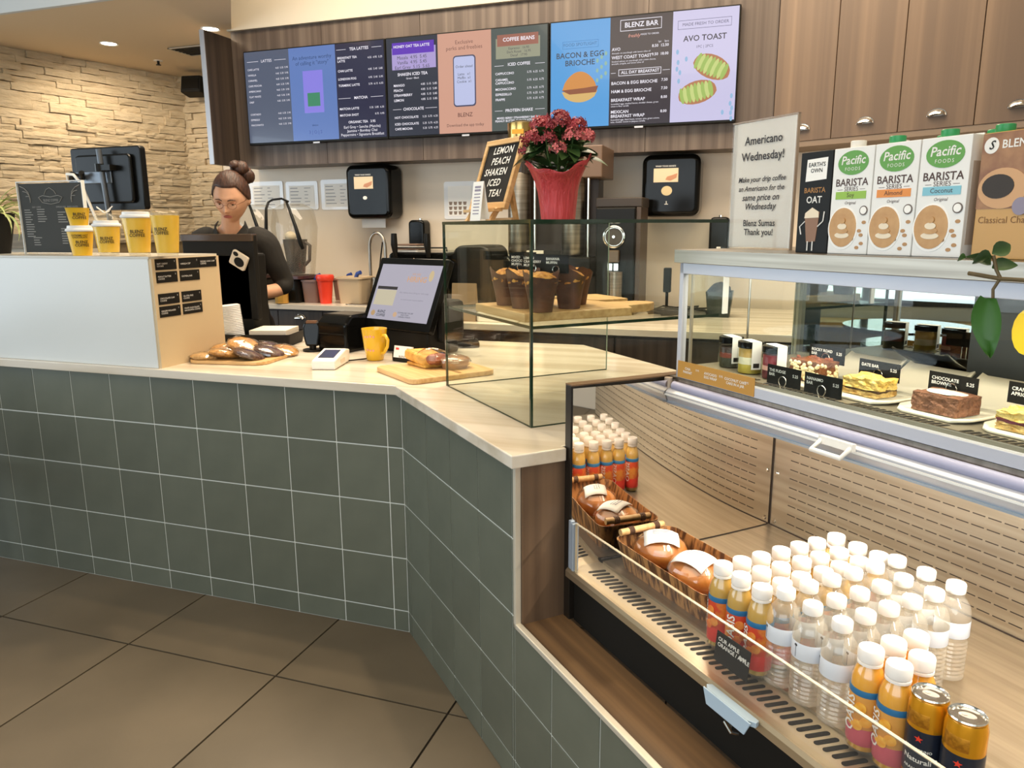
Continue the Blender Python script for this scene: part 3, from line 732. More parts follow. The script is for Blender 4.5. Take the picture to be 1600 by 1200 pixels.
for xx in (-.20, .135):
    ob('urn', B().lathe([(.066, .33), (.068, .335), (.068, .80), (.066, .805), (0, .805)], 28, (xx, -.05, 0)), steelv, t, 40)
    ob('spigot', B().tube([(xx, -.14, .27), (xx, -.20, .27), (xx, -.205, .22)], .014, 10), chrome, t, 60)
    ob('spigot_lever', B().tube([(xx, -.18, .28), (xx - .03, -.19, .315)], .006, 8), chrome, t, 60)
ob('guide_rod', B().cyl((.235, -.10, .1), .007, .68, 10), chrome, t, 40); ob('guide_rod', B().cyl((-.08, -.12, .33), .007, .46, 10), chrome, t, 40)
ob('top_box', B().box(.20, .32, -.14, .18, .765, .94), mat('bronze_box', '#6b5544', .4), t, bevel=.006)
ob('hopper', B().lathe([(.078, 0), (.082, .01), (.082, .125), (.05, .14), (0, .142)], 28, (-.185, -.05, .96)), gold, t, 40)
ob('hopper_neck', B().cyl((-.185, -.05, .80), .06, .16, 20), mat('dark_neck', '#2b241e', .4), t)
q = ob('hopper_plate', B().box(-.215, -.145, -.136, -.131, 1.02, 1.045), mat('plate_orange', '#d98a2a', .4), t)
for xx in (-.15, .06):
    ob('carafe', B().lathe([(.055, .05), (.06, .06), (.06, .16), (.045, .19), (0, .19)], 18, (xx, -.08, 0)), mat('carafe_dark', '#201c18', .2), t, 50)
t = thing('small_poster_card', 'white and orange picture card beside the muffins at the brewer', 'sign', (-1.30, 4.2, 1.09))
ob('card', B().box(-.06, .04, 0, .01, 0, .19), mat('card_cream', '#ddd6c8', .5), t); ob('picture', B().box(-.055, -.01, -.002, 0, .06, .17), mat('card_orange', '#d9742a', .5), t)
ob('card_back', B().box(-.06, .13, .01, .05, -.17, .19), blackm, t)
t = thing('coffee_grinder', 'black coffee grinder with round chrome dial and steel cup', 'grinder', (-.86, 4.35, .92))
ob('body', B().box(-.13, .10, 0, .25, .03, .60), black, t, bevel=.01)
ob('side_panel', B().box(.10, .125, .02, .27, .03, .60), mat('grinder_bronze', '#4a3c30', .4), t)
ob('foot', B().box(-.13, .12, -.1, .25, 0, .03), black, t, bevel=.006)
M_ = Matrix.Translation((-.02, 0, .435)) @ Matrix.Rotation(pi / 2, 4, 'X')
ob('dial_ring', B().lathe([(.052, 0), (.064, .004), (.064, .018), (.056, .02), (.052, .012)], 32, M=M_), chrome, t, 40)
ob('dial_face', B().lathe([(.050, .010), (.050, .0140), (0, .0140)], 32, M=M_), mat('dial_dark', '#4a443e', .45, .3), t, 40)
ob('dial_knob', B().cyl((0, 0, .013), .008, .014, 12, M=M_), chrome, t, 40)
ob('spout', B().box(-.05, .015, -.03, 0, .29, .36), mat('spout_bronze', '#6a5a4a', .3, .7), t, bevel=.006)
ob('clip', B().box(-.05, -.022, -.035, -.01, .245, .285).box(-.014, .012, -.035, -.01, .245, .285), chrome, t)
ob('catch_cup', B().lathe([(.040, .032), (.043, .24), (.039, .24)], 20, (.0, -.055, 0)), steelv, t, 40)
ob('tag', B().prismy(rr(.0, .085, .605, .625, .008), .09, .10), mat('tag_yellow', '#d9d07c', .5), t)
ob('lid_box', B().box(-.14, .13, .03, .27, .60, .655), mat('lid_brown', '#3a3026', .4), t, bevel=.006)
t = thing('handset', 'black handset standing by the grinder', 'phone', (-.58, 4.40, .92)); ob('body', B().box(-.022, .022, 0, .03, .12, .26), black, t, bevel=.006); ob('stand', B().box(-.008, .008, .01, .02, 0, .13).box(-.04, .04, -.02, .05, 0, .012), blackm, t)
t = thing('cable_heap', 'tangle of black cables on the staff counter by the handset', 'cables', (-.50, 4.28, .92))
g_ = random.Random(5)
for k in range(4): ob('cable', B().tube([(g_.uniform(-.16, .2), g_.uniform(-.08, .1), .008 + abs(g_.gauss(0, .018))) for _ in range(9)], .005, 6), blackm, t, 60)
t = thing('dark_bin', 'dark green open bin at the back beside the cake case', 'container', (-.28, 4.33, .92)); ob('body', B().lathe([(.08, 0), (.10, .14), (.094, .14), (.075, .01)], 4, a0=pi / 4, a1=2 * pi + pi / 4), mat('bin_green', '#28302a', .4), t)
ob('contents', B().ell((0, 0, .14), (.06, .06, .045), 10, 6, jit=.2, rg=g_), blackm, t)
t = thing('paper_bag', 'small brown kraft paper bag standing behind the order screen', 'bag', (-1.56, 3.74, .92))
ob('body', B().add([(-.07, -.03, 0), (.07, -.03, 0), (.07, .03, 0), (-.07, .03, 0), (-.068, -.006, .20), (.068, -.006, .20), (.068, .006, .20), (-.068, .006, .20)], [(0, 3, 2, 1), (0, 1, 5, 4), (1, 2, 6, 5), (2, 3, 7, 6), (3, 0, 4, 7), (4, 5, 6, 7)]), kraft, t)
t = thing('wrapped_sandwich_plate', 'pale wrapped roll on a white plate beside the kraft bag', 'food', (-1.36, 3.78, .92)); ob('plate', B().prism(rr(-.13, .10, -.06, .06, .02), 0, .05), white, t, bevel=.005); ob('roll', B().ell((.02, 0, .075), (.07, .04, .03), 14, 8, jit=.03, rg=g_), mat('roll_pale', '#d8c9a0', .6), t, 60)
# ================================================================ GLASS CASE AND WHAT STANDS IN AND ON IT
gc = thing('glass_display_case', 'clear glass display case with green edges and one shelf on the worktop', 'display case', UV(.085, .13, .90), RZ)
cw_, cd_, ch_ = .605, .62, .527
T = .006
ob('front_pane', B().box(0, cw_, 0, T, .001, ch_ - T), glass, gc)
ob('side_pane', B().box(cw_ - T, cw_, T, cd_, .001, ch_ - T), glass, gc)
ob('side_pane', B().box(0, T, T, cd_, .001, ch_ - T), glass, gc)
ob('top_pane', B().box(0, cw_, 0, cd_, ch_ - .006, ch_), glass, gc)
ob('shelf_pane', B().box(T, cw_ - T, T, cd_ - .01, .256, .262), glass, gc)
ge = B()
for x_, y_ in ((cw_ - T, -.0006), (0, -.0006)):
    ge.box(x_ - .0006 if x_ else -.0006, x_ + T + .0006, y_, T, .001, ch_ - T)
ob('corner_edge', ge, glassg, gc)
e2 = B().box(-.001, cw_ + .001, -.001, .0, ch_ - .009, ch_).box(cw_, cw_ + .001, 0, cd_, ch_ - .009, ch_).box(-.001, 0, 0, cd_, ch_ - .009, ch_)
e2.box(T, cw_ - T, T - .0005, T + .001, .255, .263).box(cw_ - T - .001, cw_ - T, T, cd_ - .01, .255, .263).box(T, T + .001, T, cd_ - .01, .255, .263)
e2.box(-.0005, cw_, -.0005, .003, 0, .003).box(cw_ - .003, cw_ + .0005, 0, cd_, 0, .003).box(0, .003, 0, cd_, 0, .003)
ob('cut_edge', e2, glassg, gc)
ob('rear_edge', B().box(-.0003, T, cd_, cd_ + .001, 0, ch_), mat('glass_edge_pale', '#a9b7a4', .2), gc)
for x_ in (.03, .3): ob('shelf_clip', B().box(x_, x_ + .02, cd_ - .03, cd_ - .01, .262, .272), acryl, gc)
# boards on the shelf
zS = .90 + .2625
t = thing('serving_board', 'pale wooden paddle board under the muffins in the glass case', 'board', UV(.28, .155, zS), RZ)
ob('board', B().prism([(0, 0), (.325, 0), (.325, .34), (.27, .365), (.25, .46), (.225, .49), (.19, .49), (.165, .46), (.15, .365), (0, .34)], 0, .024), wpine, t, bevel=.003)
t = thing('serving_board', 'smaller pale wooden board at the back of the glass case shelf', 'board', UV(.14, .50, zS), RZ)
ob('board', B().prism([(0, 0), (.13, 0), (.15, .04), (.19, .06), (.19, .17), (.0, .17)], 0, .02), wpine, t, bevel=.003)
# muffins in tulip papers
mcup = mat('brown_muffin_paper', '#4a2e20', .6, hx2='#6a432c', nscale=(20, 20, 20))
mtop = mat('golden_crumb', '#b5742f', .6, hx2='#e8ad52', nscale=(60, 60, 60), bump=1.0, bscale=(120, 120, 120))
rgm = random.Random(11)


def muffin_paper(rg):
    n = 24; vs = []; fs = []
    prof = [(.030, 0), (.033, .02), (.037, .045), (.042, .068)]
    for j, (r, z) in enumerate(prof + [(.048, .092)]):
        for i in range(n):
            a = 2 * pi * i / n; k = 1 + .035 * (i % 2) * (j / 4)
            zz = z + (.018 * max(0, math.sin(2 * a + .5)) + rg.uniform(-.003, .003) if j == 4 else 0)
            vs.append((r * k * math.cos(a), r * k * math.sin(a), zz))
    for j in range(4):
        for i in range(n): fs.append((j * n + i, j * n + (i + 1) % n, (j + 1) * n + (i + 1) % n, (j + 1) * n + i))
    fs.append(tuple(reversed(range(n))))
    return B().add(vs, fs)
mf = [((.585, .215), 'muffin in a brown tulip paper, nearest the front corner of the case'), ((.478, .215), 'muffin in a brown paper, second along the front of the case'),
      ((.375, .215), 'muffin in a brown paper, third along the front of the case'), ((.315, .30), 'leftmost muffin with golden top behind the front row in the case'),
      ((.545, .325), 'muffin right behind the one at the front corner of the case'), ((.455, .40), 'rearmost muffin at the right of the cluster in the glass case'), ((.43, .305), 'muffin in the middle of the cluster, behind the second front one')]
m0 = None
for (u_, v_), lb in mf:
    P = UV(u_, v_, zS + .0245)
    if m0 is None:
        m0 = t = thing('muffin', lb, 'muffin', P, group='muffins in the glass case')
        ob('paper_cup', muffin_paper(rgm), mcup, t, 25)
        ob('crumb_top', B().ell((0, 0, .078), (.044, .044, .028), 20, 12, jit=.05, rg=rgm), mtop, t, 70)
    else: dup(m0, P, (0, 0, R.uniform(0, 6)), lb)
mf0 = bpy.data.objects
def price_tag(loc, rz, w_, h_, lines, price, lb, grp, wire=True, parentmat=None, tilt=0.0, fs=.011):
    t = thing('price_tag', lb, 'price tag', loc, rz, group=grp, rot=(tilt, 0, rz))
    ob('card', B().box(-w_ / 2, w_ / 2, 0, .0015, .018, .018 + h_), blackm, t)
    txt(lines, fs, inkw, t, (-w_ / 2 + .006, -.0008, .018 + h_ - .006 - fs * .55 * (lines.count('\n') + 1)), ax='LEFT', off=.0004)
    if price: txt(price, fs, inkw, t, (w_ / 2 - .006, -.0008, .018 + h_ * .62), ax='RIGHT', off=.0003)
    if wire:
        ob('wire_clip', B().tube([(-.006, -.002, -.012), (-.006, -.002, .02)] + [(-.0 + .010 * math.cos(a), -.002, .028 + .010 * math.sin(a)) for a in [rad(220) - rad(260) * i / 10 for i in range(11)]] + [(.006, -.002, .02), (.006, -.002, -.012)], .0013, 6), chrome, t, 60)
    return t
for (u_, v_), s_, lb in (((.315, .305), 'PEAR\nCRUMBLE\nMUFFIN', 'black muffin tag at the far left of the cluster'), ((.375, .26), 'MIXED\nCHOCOLATE\nMUFFIN', 'black muffin tag standing second from the left'), ((.455, .26), 'LEMON\nCRANBERRY\nMUFFIN', 'black muffin tag in the middle of the muffins'), ((.56, .275), 'BANANA\nMUFFIN', 'black muffin tag beside the corner edge of the case')):
    price_tag(UV(u_, v_, zS + .105), rad(-12), .075, .05, s_, None, lb, 'muffin tags in the glass case', fs=.010)
# letter board on its easel, card, kalanchoe : on the top pane
zT = .90 + ch_ + .0003
t = thing('letter_board', 'black letter board in a pale wooden frame reading lemon peach shaken iced tea', 'sign', UV(.20, .235, zT), rad(-38))
tilt = Matrix.Translation((0, 0, .035)) @ Matrix.Rotation(rad(-19), 4, 'X')
fb = B().box(-.105, .105, -.008, .008, 0, .02, tilt).box(-.105, .105, -.008, .008, .205, .222, tilt).box(-.105, -.09, -.008, .008, .02, .205, tilt).box(.09, .105, -.008, .008, .02, .205, tilt)
ob('frame', fb, wpine, t, bevel=.0015)
bd = ob('felt_board', B().box(-.09, .09, -.003, .004, .02, .205, tilt), mat('black_felt', '#161513', .9), t)
for k, (s_, xx) in enumerate((('LEMON', .005), ('PEACH', .005), ('SHAKEN', -.008), ('ICED', .0), ('TEA!', .02))):
    o = txt(s_, .031, inkw, t, tilt @ Vector((xx, -.0045, .185 - .034 * k)), (pi / 2 + rad(-19), 0, 0), off=.0009, kern=1.12, shear=.12)
ob('easel_leg', B().prismx([(-.035, 0), (-.02, 0), (.022, .06), (.007, .06)], -.085, -.072).prismx([(-.035, 0), (-.02, 0), (.022, .06), (.007, .06)], .055, .068), wpine, t)
ob('easel_bar', B().box(-.10, .085, -.03, -.0, .028, .036).box(-.08, .07, .04, .05, .0, .01), wpine, t)
ob('easel_prop', B().prismx([(.10, 0), (.11, 0), (.075, .17), (.065, .17)], -.01, .01), wpine, t)
t = thing('info_card', 'tall white folded card leaning before the letter board', 'card', UV(.262, .165, zT), rad(-33))
ob('card', B().box(-.026, .026, 0, .001, .0, .112, Matrix.Rotation(rad(-8), 4, 'X')).box(-.026, .026, .034, .035, 0, .11, Matrix.Rotation(rad(9), 4, 'X')), paper, t)
for k in range(9): ob('text_line', B().box(-.015, .015, -.0006, -.0001, .02 + k * .0095, .023 + k * .0095 + (.003 if k > 6 else 0), Matrix.Rotation(rad(-8), 4, 'X')), mat('mauve_print', '#8f8898', .6), t)
kp = thing('potted_kalanchoe', 'potted plant with pinkish red flowers in crinkled red wrap', 'plant', UV(.47, .33, zT))
n = 48; vs = []; fs = []; rk = random.Random(4)
lv = [(.047, 0), (.050, .035), (.055, .075), (.064, .105), (.078, .13), (.094, .148)]
for j, (r, z) in enumerate(lv):
    for i in range(n):
        a = 2 * pi * i / n; ruf = (j / 5) ** 2
        k = 1 + .035 * math.sin(9 * a + j) * (.4 + ruf) + .02 * math.sin(17 * a)
        zz = z + ruf * (.022 * math.cos(2 * (a - rad(18))) + .010 * math.cos(a - rad(18)) + .005 * math.sin(7 * a))
        vs.append((r * k * math.cos(a), r * k * math.sin(a), zz))
for j in range(5):
    for i in range(n): fs.append((j * n + i, j * n + (i + 1) % n, (j + 1) * n + (i + 1) % n, (j + 1) * n + i))
fs.append(tuple(reversed(range(n))))
o = ob('paper_wrap', B().add(vs, fs), mat('red_crinkle_paper', '#b5383a', .45, hx2='#c9484a', nscale=(60, 60, 8), bump=.5, bscale=(150, 150, 14)), kp, 60)
sm = o.modifiers.new('thick', 'SOLIDIFY'); sm.thickness = .0012
ob('soil', B().cyl((0, 0, .09), .055, .01, 20), mat('soil', '#2a1d14', .9), kp)


def leaf_mesh(L_, W_, fold=.25, droop=.3, n=6, tip=1.0):
    vs = []; fs = []
    for i in range(n + 1):
        s_ = i / n; wd = W_ / 2 * math.sin(pi * min(1, s_ ** .75)) ** .8 if i not in (0, n) else .0008
        x = L_ * s_; z = -droop * L_ * s_ * s_
        vs += [(x, -wd, z + fold * wd), (x, 0, z), (x, wd, z + fold * wd)]
    for i in range(n):
        for k in (0, 1): fs.append((i * 3 + k, i * 3 + 3 + k, i * 3 + 4 + k, i * 3 + 1 + k))
    return B().add(vs, fs)


dkg = mat('dark_leaf', '#2f4726', .4, hx2='#46602f', nscale=(25, 25, 25))
lm = leaf_mesh(.058, .046, .2, .35).mesh('leaf', 60); lm.materials.append(dkg)
for k in range(58):
    e_ = math.acos(rk.uniform(-.05, .97)); a = rk.uniform(0, 2 * pi); d = Vector((math.sin(e_) * math.cos(a), math.sin(e_) * math.sin(a), math.cos(e_)))
    P_ = Vector((0, 0, .178)) + Vector((d.x * .050, d.y * .050, d.z * .045))
    ob('leaf', lm, None, kp, loc=P_, rot=(rk.uniform(-.5, .5), -rk.uniform(-.5, .5) + (e_ - pi / 2) * .5, a + rk.uniform(-.4, .4)))
for k in range(22):
    a = k * 2 * pi / 22 + rk.uniform(-.1, .1); ob('leaf', lm, None, kp, loc=(.030 * math.cos(a), .030 * math.sin(a), rk.uniform(.125, .150)), rot=(rk.uniform(-.5, .5), -rk.uniform(.3, .8), a))
ob('leaf', lm, None, kp, loc=(.075, .03, .165), rot=(.3, .0, rad(15))); ob('leaf', lm, None, kp, loc=(-.06, -.05, .165), rot=(.2, .1, rad(205)))
fm = mat('pink_red_floret', '#a03a42', .55, rnd=.25); fm2 = mat('pink_floret', '#c9696a', .55)
fb = B()
for q in range(4):
    a = q * pi / 2; c_, s_ = math.cos(a), math.sin(a)
    fb.add([(0, 0, 0), (.0055 * c_ - .003 * s_, .0055 * s_ + .003 * c_, .002), (.0085 * c_, .0085 * s_, .0015), (.0055 * c_ + .003 * s_, .0055 * s_ - .003 * c_, .002)], [(0, 3, 2, 1)])
fb.cyl((0, 0, -.007), .0012, .008, 5)
clusters = []
for k, (az, el, r_) in enumerate(((0, 90, .036), (20, 58, .030), (110, 55, .030), (200, 58, .032), (290, 55, .032), (-10, 25, .026), (45, 28, .028), (100, 25, .026), (165, 30, .028), (215, 22, .028), (262, 18, .030), (315, 24, .028), (240, 48, .026), (335, 48, .026), (285, 0, .022), (190, 2, .024))):
    ca, ce = math.radians(az), math.radians(el); clusters.append((.088 * math.cos(ca) * math.cos(ce), .088 * math.sin(ca) * math.cos(ce), .183 + .083 * math.sin(ce), r_))
for ci, (x_, y_, z_, r_) in enumerate(clusters):
    r_ *= 1.0
    bb = B()
    for k in range(int(46 * (r_ / .035) ** 2)):
        a = rk.uniform(0, 2 * pi); e_ = math.acos(rk.uniform(-.2, 1)) ; rr_ = r_ * rk.uniform(.8, 1.05)
        d = Vector((math.sin(e_) * math.cos(a), math.sin(e_) * math.sin(a), math.cos(e_) * .75))
        M_ = Matrix.Translation(Vector((x_, y_, z_)) + d * rr_) @ d.to_track_quat('Z', 'Y').to_matrix().to_4x4() @ Matrix.Scale(rk.uniform(.9, 1.4), 4)
        bb.add(fb.v, fb.f, M_)
    ob('flower_cluster', bb, (fm, fm, fm2)[ci % 3], kp)
    ob('stem', B().tube([(x_ * .3, y_ * .3, .12), (x_ * .8, y_ * .8, (.12 + z_) / 2), (x_, y_, z_)], .002, 6), dkg, kp)

# ================================================================ ON THE WORKTOP
zW = .9003
# left pole monitor seen from the back
monm = mat('monitor_black', '#0e0e0d', .3, spec=.25)
t = thing('pole_monitor', 'black monitor seen from behind on a tilted steel pole, with white cable', 'monitor', (-2.98, 2.83, zW))
ob('housing', B().prismy(rr(-.205, .215, .60, .885, .015), -.0, .035), monm, t, bevel=.006)
ob('rear_hump', B().prismy(rr(-.16, .17, .63, .85, .02), -.02, 0), monm, t, bevel=.008)
ob('bezel_lip', B().box(-.205, .215, -.004, 0, .60, .615), black, t)
ob('mount_plate', B().box(-.20, .06, -.028, -.02, .72, .775), mat('mount_grey', '#6f757c', .35, .6), t, bevel=.003)
ob('pole', B().tube([(.085, -.06, 0), (.055, -.05, .45), (.02, -.045, .87)], .012, 10), mat('pole_grey', '#5d6064', .35, .7), t, 60)
ob('clamp', B().box(-.0, .09, -.06, -.02, .775, .80).cyl((.02, -.05, .77), .02, .035, 12), black, t)
ob('arm_joint', B().tube([(-.18, -.03, .74), (-.15, -.05, .765), (-.10, -.04, .745), (-.08, -.06, .77)], .012, 8), black, t, 60)
ob('white_cable', B().tube([(-.19, -.04, .735), (-.17, -.06, .765), (-.12, -.07, .76), (-.08, -.07, .72), (-.02, -.08, .60), (.03, -.08, .48), (.05, -.07, .38)], .0065, 8), white, t, 60, label='white cable')
ob('pole_foot', B().cyl((.085, -.06, 0), .06, .012, 20), black, t)
# acrylic menu sign
zB = 1.3123
t = thing('acrylic_menu_sign', 'grey chalk-style coffee menu in a clear acrylic stand', 'sign', (-2.755, 2.33, zB), rad(2))
t.scale = (.87, 1, 1)
ob('acrylic_sheet', B().box(-.19, .19, .012, .014, 0, .285), acryl, t)
ob('acrylic_rim', B().box(-.192, -.189, -.001, .015, 0, .288).box(.189, .192, -.001, .015, 0, .288).box(-.19, .19, -.001, .015, .285, .288), mat('acryl_rim', '#d6dad8', .2), t)
ob('foot', B().box(-.19, .19, -.03, .05, 0, .003), acryl, t)
pg = ob('menu_page', B().box(-.185, .186, .004, .010, .008, .28), mat('chalk_grey', '#3f403e', .7, spec=.2), t)
chalk = mat('chalk_print', '#8e8c86', .7)
for s_ in (-1, 1):
    for k in range(3): ob('leaf_flourish', B().tube([(s_ * (.175 - .015 * k) , .0025, .27 - .02 * k), (s_ * (.15 - .012 * k), .0025, .262 - .016 * k), (s_ * (.128 - .004 * k), .0025, .245 - .012 * k), (s_ * (.122), .0025, .225 - .01 * k)], .0014, 5), chalk, pg)
ob('banner', B().tube([(-.07, .0025, .225), (-.05, .0025, .205), (0, .0025, .198), (.05, .0025, .205), (.07, .0025, .225), (.045, .0025, .232), (0, .0025, .226), (-.045, .0025, .232), (-.07, .0025, .225)], .0012, 5).tube([(-.035, .0025, .236), (-.02, .0025, .255), (.0, .0025, .262), (.025, .0025, .25), (.035, .0025, .236)], .0012, 5), chalk, pg)
txt('BLENZ COFFEE', .013, chalk, pg, (0, .003, .213))
txt('DRIP COFFEE', .009, chalk, pg, (-.09, .003, .187)); txt('ESPRESSO BAR   BAKED GOODS', .009, chalk, pg, (.09, .003, .187), w=.11)
for c_, (x_, n_, z_) in enumerate(((-.165, 12, .175), (-.09, 6, .177), (.03, 5, .165), (.10, 2, .168), (.04, 7, .10), (-.13, 4, .065))):
    for k in range(n_): ob('text_line', B().box(x_, x_ + R.uniform(.03, .055), .003, .0038, z_ - k * .0095, z_ - k * .0095 + .003), chalk, pg)
# takeaway cups
def letters(t, s_, r, z, size, a=-pi / 2, m=inkb, w=None):
    return txt(s_, size, m, t, (r * math.cos(a), r * math.sin(a), z), (pi / 2, 0, a + pi / 2), off=.0007, w=w, ls=.85, bend=r)
lidm = mat('white_lid', '#dedede', .35)
def lid(t, z, r): return ob('lid', B().lathe([(r + .002, z - .004), (r + .005, z), (r + .003, z + .006), (r - .002, z + .008), (r - .004, z + .018), (r - .008, z + .019), (r - .01, z + .014), (0, z + .014)], 28), lidm, t, 40)
clearm = thin('clear_cup', '#fcfbf6', .35, .05, .02, body='#fbf6e6', bodyw=.05)
yc = mat('yellow_cup', '#e5b62e', .4)
ylq = mat('yellow_cup_front', '#ecc02c', .35)
t = thing('paper_cup', 'yellow paper cup with white lid, lower cup of the stacked pair', 'cup', (-2.528, 2.25, zB), group='takeaway cups on the white box')
ob('body', B().lathe([(.033, 0), (.046, .094), (.044, .094), (.031, .004)], 28), yc, t, 40); lid(t, .094, .046)
letters(t, 'BLENZ\nCOFFEE', .0425, .045, .021, -.68, w=.05); letters(t, 'EXTREME HOT\nCHOCOLATE', .046, .072, .009, -.8)
t = thing('paper_cup', 'small open yellow paper cup stacked on top of the lidded one', 'cup', (-2.528, 2.25, zB + .1125), group='takeaway cups on the white box')
ob('body', B().lathe([(.030, 0), (.041, .064), (.043, .066), (.039, .064), (.028, .004)], 28), yc, t, 40); letters(t, 'BLENZ\nCOFFEE', .040, .035, .015, -.62)
t = thing('plastic_cup', 'clear plastic cup with domed lid and starry straw tips, yellow print', 'cup', (-2.405, 2.26, zB), group='takeaway cups on the white box')
ob('body', B().lathe([(.034, 0), (.036, .012), (.048, .115), (.046, .115), (.032, .004)], 28), clearm, t, 40); ob('sleeve_print', B().lathe([(.0358, .013), (.0466, .108)], 28), ylq, t, 40)
lid(t, .112, .047); ob('dome', B().lathe([(.044, .127), (.04, .145), (.02, .158), (0, .16)], 24), clearm, t, 60)
for k in range(7): a = k * 2 * pi / 7; ob('straw_tip', B().tube([(0, 0, .158), (.028 * math.cos(a), .028 * math.sin(a), .172 + .012 * math.sin(2 * a))], .0022, 6), white, t)
letters(t, 'BLENZ\nCOFFEE', .0455, .058, .021, -.85, w=.052)
t = thing('plastic_cup', 'tall yellow cup with white lid, left of the tallest clear rimmed cup', 'cup', (-2.252, 2.255, zB), group='takeaway cups on the white box')
ob('body', B().lathe([(.036, 0), (.038, .012), (.052, .145), (.050, .145), (.034, .004)], 28), clearm, t, 40); ob('sleeve_print', B().lathe([(.0375, .013), (.0505, .138)], 28), ylq, t, 40)
lid(t, .142, .051); letters(t, 'BLENZ\nCOFFEE', .0495, .082, .019, -.85, w=.055)
t = thing('plastic_cup', 'tall open yellow cup nearest the corner of the white box', 'cup', (-2.115, 2.25, zB), group='takeaway cups on the white box')
tb = t; ob('body', B().lathe([(.036, 0), (.038, .012), (.051, .155), (.053, .157), (.049, .155), (.034, .004)], 28), clearm, t, 40)
ob('sleeve_print', B().lathe([(.0375, .013), (.0495, .146)], 28), ylq, t, 40); letters(t, 'BLENZ\nCOFFEE', .0495, .09, .019, -1.2, w=.055)
ob('sip_lid', B().lathe([(.052, .157), (.046, .163), (.04, .158), (0, .158)], 24), clearm, t, 50)
# spider plant
sp = thing('spider_plant', 'spider plant with striped arching leaves in a black pot', 'plant', (-3.135, 2.36, zB))
ob('pot', B().lathe([(.055, 0), (.085, .15), (.088, .165), (.08, .165), (.076, .15), (0, .15)], 28), blackm, sp, 40)
lfm = mat('spider_leaf', '#7d9a4a', .5, hx2='#c9c98a', nscale=(4, 60, 60)); rs = random.Random(9)
for k in range(44):
    a = rs.uniform(0, 2 * pi); L_ = rs.uniform(.16, .30); up = rs.uniform(.25, 1.25); nn = 9; vs = []; fs = []
    for i in range(nn + 1):
        s_ = i / nn; e = up - 2.3 * s_ * s_; 
        if i == 0: px_, pz_ = .01, .15
        else: px_ += L_ / nn * math.cos(e); pz_ += L_ / nn * math.sin(e)
        wd = .0075 * (1 - s_ ** 3)
        vs += [(px_ * math.cos(a) - wd * math.sin(a), px_ * math.sin(a) + wd * math.cos(a), pz_ + .003), (px_ * math.cos(a), px_ * math.sin(a), pz_), (px_ * math.cos(a) + wd * math.sin(a), px_ * math.sin(a) - wd * math.cos(a), pz_ + .003)]
    for i in range(nn):
        for q in (0, 1): fs.append((i * 3 + q, i * 3 + 3 + q, i * 3 + 4 + q, i * 3 + 1 + q))
    ob('leaf', B().add(vs, fs), lfm, sp, 60)
# till monitor seen from the back, with the white framed reader on it
t = thing('till_monitor', 'black till monitor seen from the back, in front of the barista', 'monitor', (-2.405, 2.86, zW))
ob('housing', B().box(-.198, .198, 0, .03, .10, .485), blackm, t, bevel=.006)
ob('top_strip', B().box(-.198, .197, -.006, .03, .455, .487), mat('top_strip_reflection', '#4a3a2c', .2), t, bevel=.003)  # brown reflection along the black top edge, painted in as colour
ob('neck', B().box(-.13, .17, .0, .12, .02, .40), blackm, t, bevel=.01); ob('foot', B().box(-.16, .18, -.06, .16, 0, .02), blackm, t, bevel=.004)
rd = ob('badge_reader', B().prismy(rr(-.043, .043, -.034, .034, .008), -.02, -.006, Matrix.Translation((.125, 0, .372)) @ Matrix.Rotation(rad(28), 4, 'Y')), mat('reader_cream', '#d9cdbb', .4), t, bevel=.002)
M_ = Matrix.Translation((.125, 0, .372)) @ Matrix.Rotation(rad(28), 4, 'Y')
ob('lens', B().prismy([(.008 + x_ * .027, -.006 + y_ * .020) for x_, y_ in ring(1, 1)], -.022, -.020, M_).prismy([(-.022 + x_ * .014, .020 + y_ * .009) for x_, y_ in ring(1, 1)], -.022, -.020, M_), blackm, t)
# tray with lids and napkins
t = thing('condiment_tray', 'low black tray holding the napkins and the stack of lids', 'tray', (-2.155, 2.835, zW), rad(14))
ob('body', B().add([(x_ * s_, y_ * s_, z_) for s_, z_ in ((.92, 0), (1, .055), (.97, .055), (.9, .006)) for x_, y_ in rr(-.16, .15, -.11, .10, .02)], [(r_ * 20 + k, r_ * 20 + (k + 1) % 20, (r_ + 1) * 20 + (k + 1) % 20, (r_ + 1) * 20 + k) for r_ in range(3) for k in range(20)] + [tuple(reversed(range(20))), tuple(range(60, 80))]), blackm, t, 40)
t = thing('napkin_stack', 'pile of cream napkins lying in the black tray', 'napkins', (-2.125, 2.845, zW + .008), rad(14))
for k in range(7): ob('napkin', B().box(-.075, .09, -.085, .085, k * .009, k * .009 + .0085), mat('napkin_cream', '#e2d7c4', .8), t, rot=(0, 0, R.uniform(-.05, .05)))
t = thing('lid_stack', 'tall leaning stack of white cup lids beside the till monitor', 'lids', (-2.262, 2.755, zW + .008), rot=(0, rad(-6), 0))
bb = B().lathe([(.001, .0)] + [(.044 + (.004 if k % 2 else 0), .002 + k * .0037) for k in range(46)] + [(.036, .175), (0, .175)], 28)
ob('lids', bb, lidm, t, 30, kind='stuff')
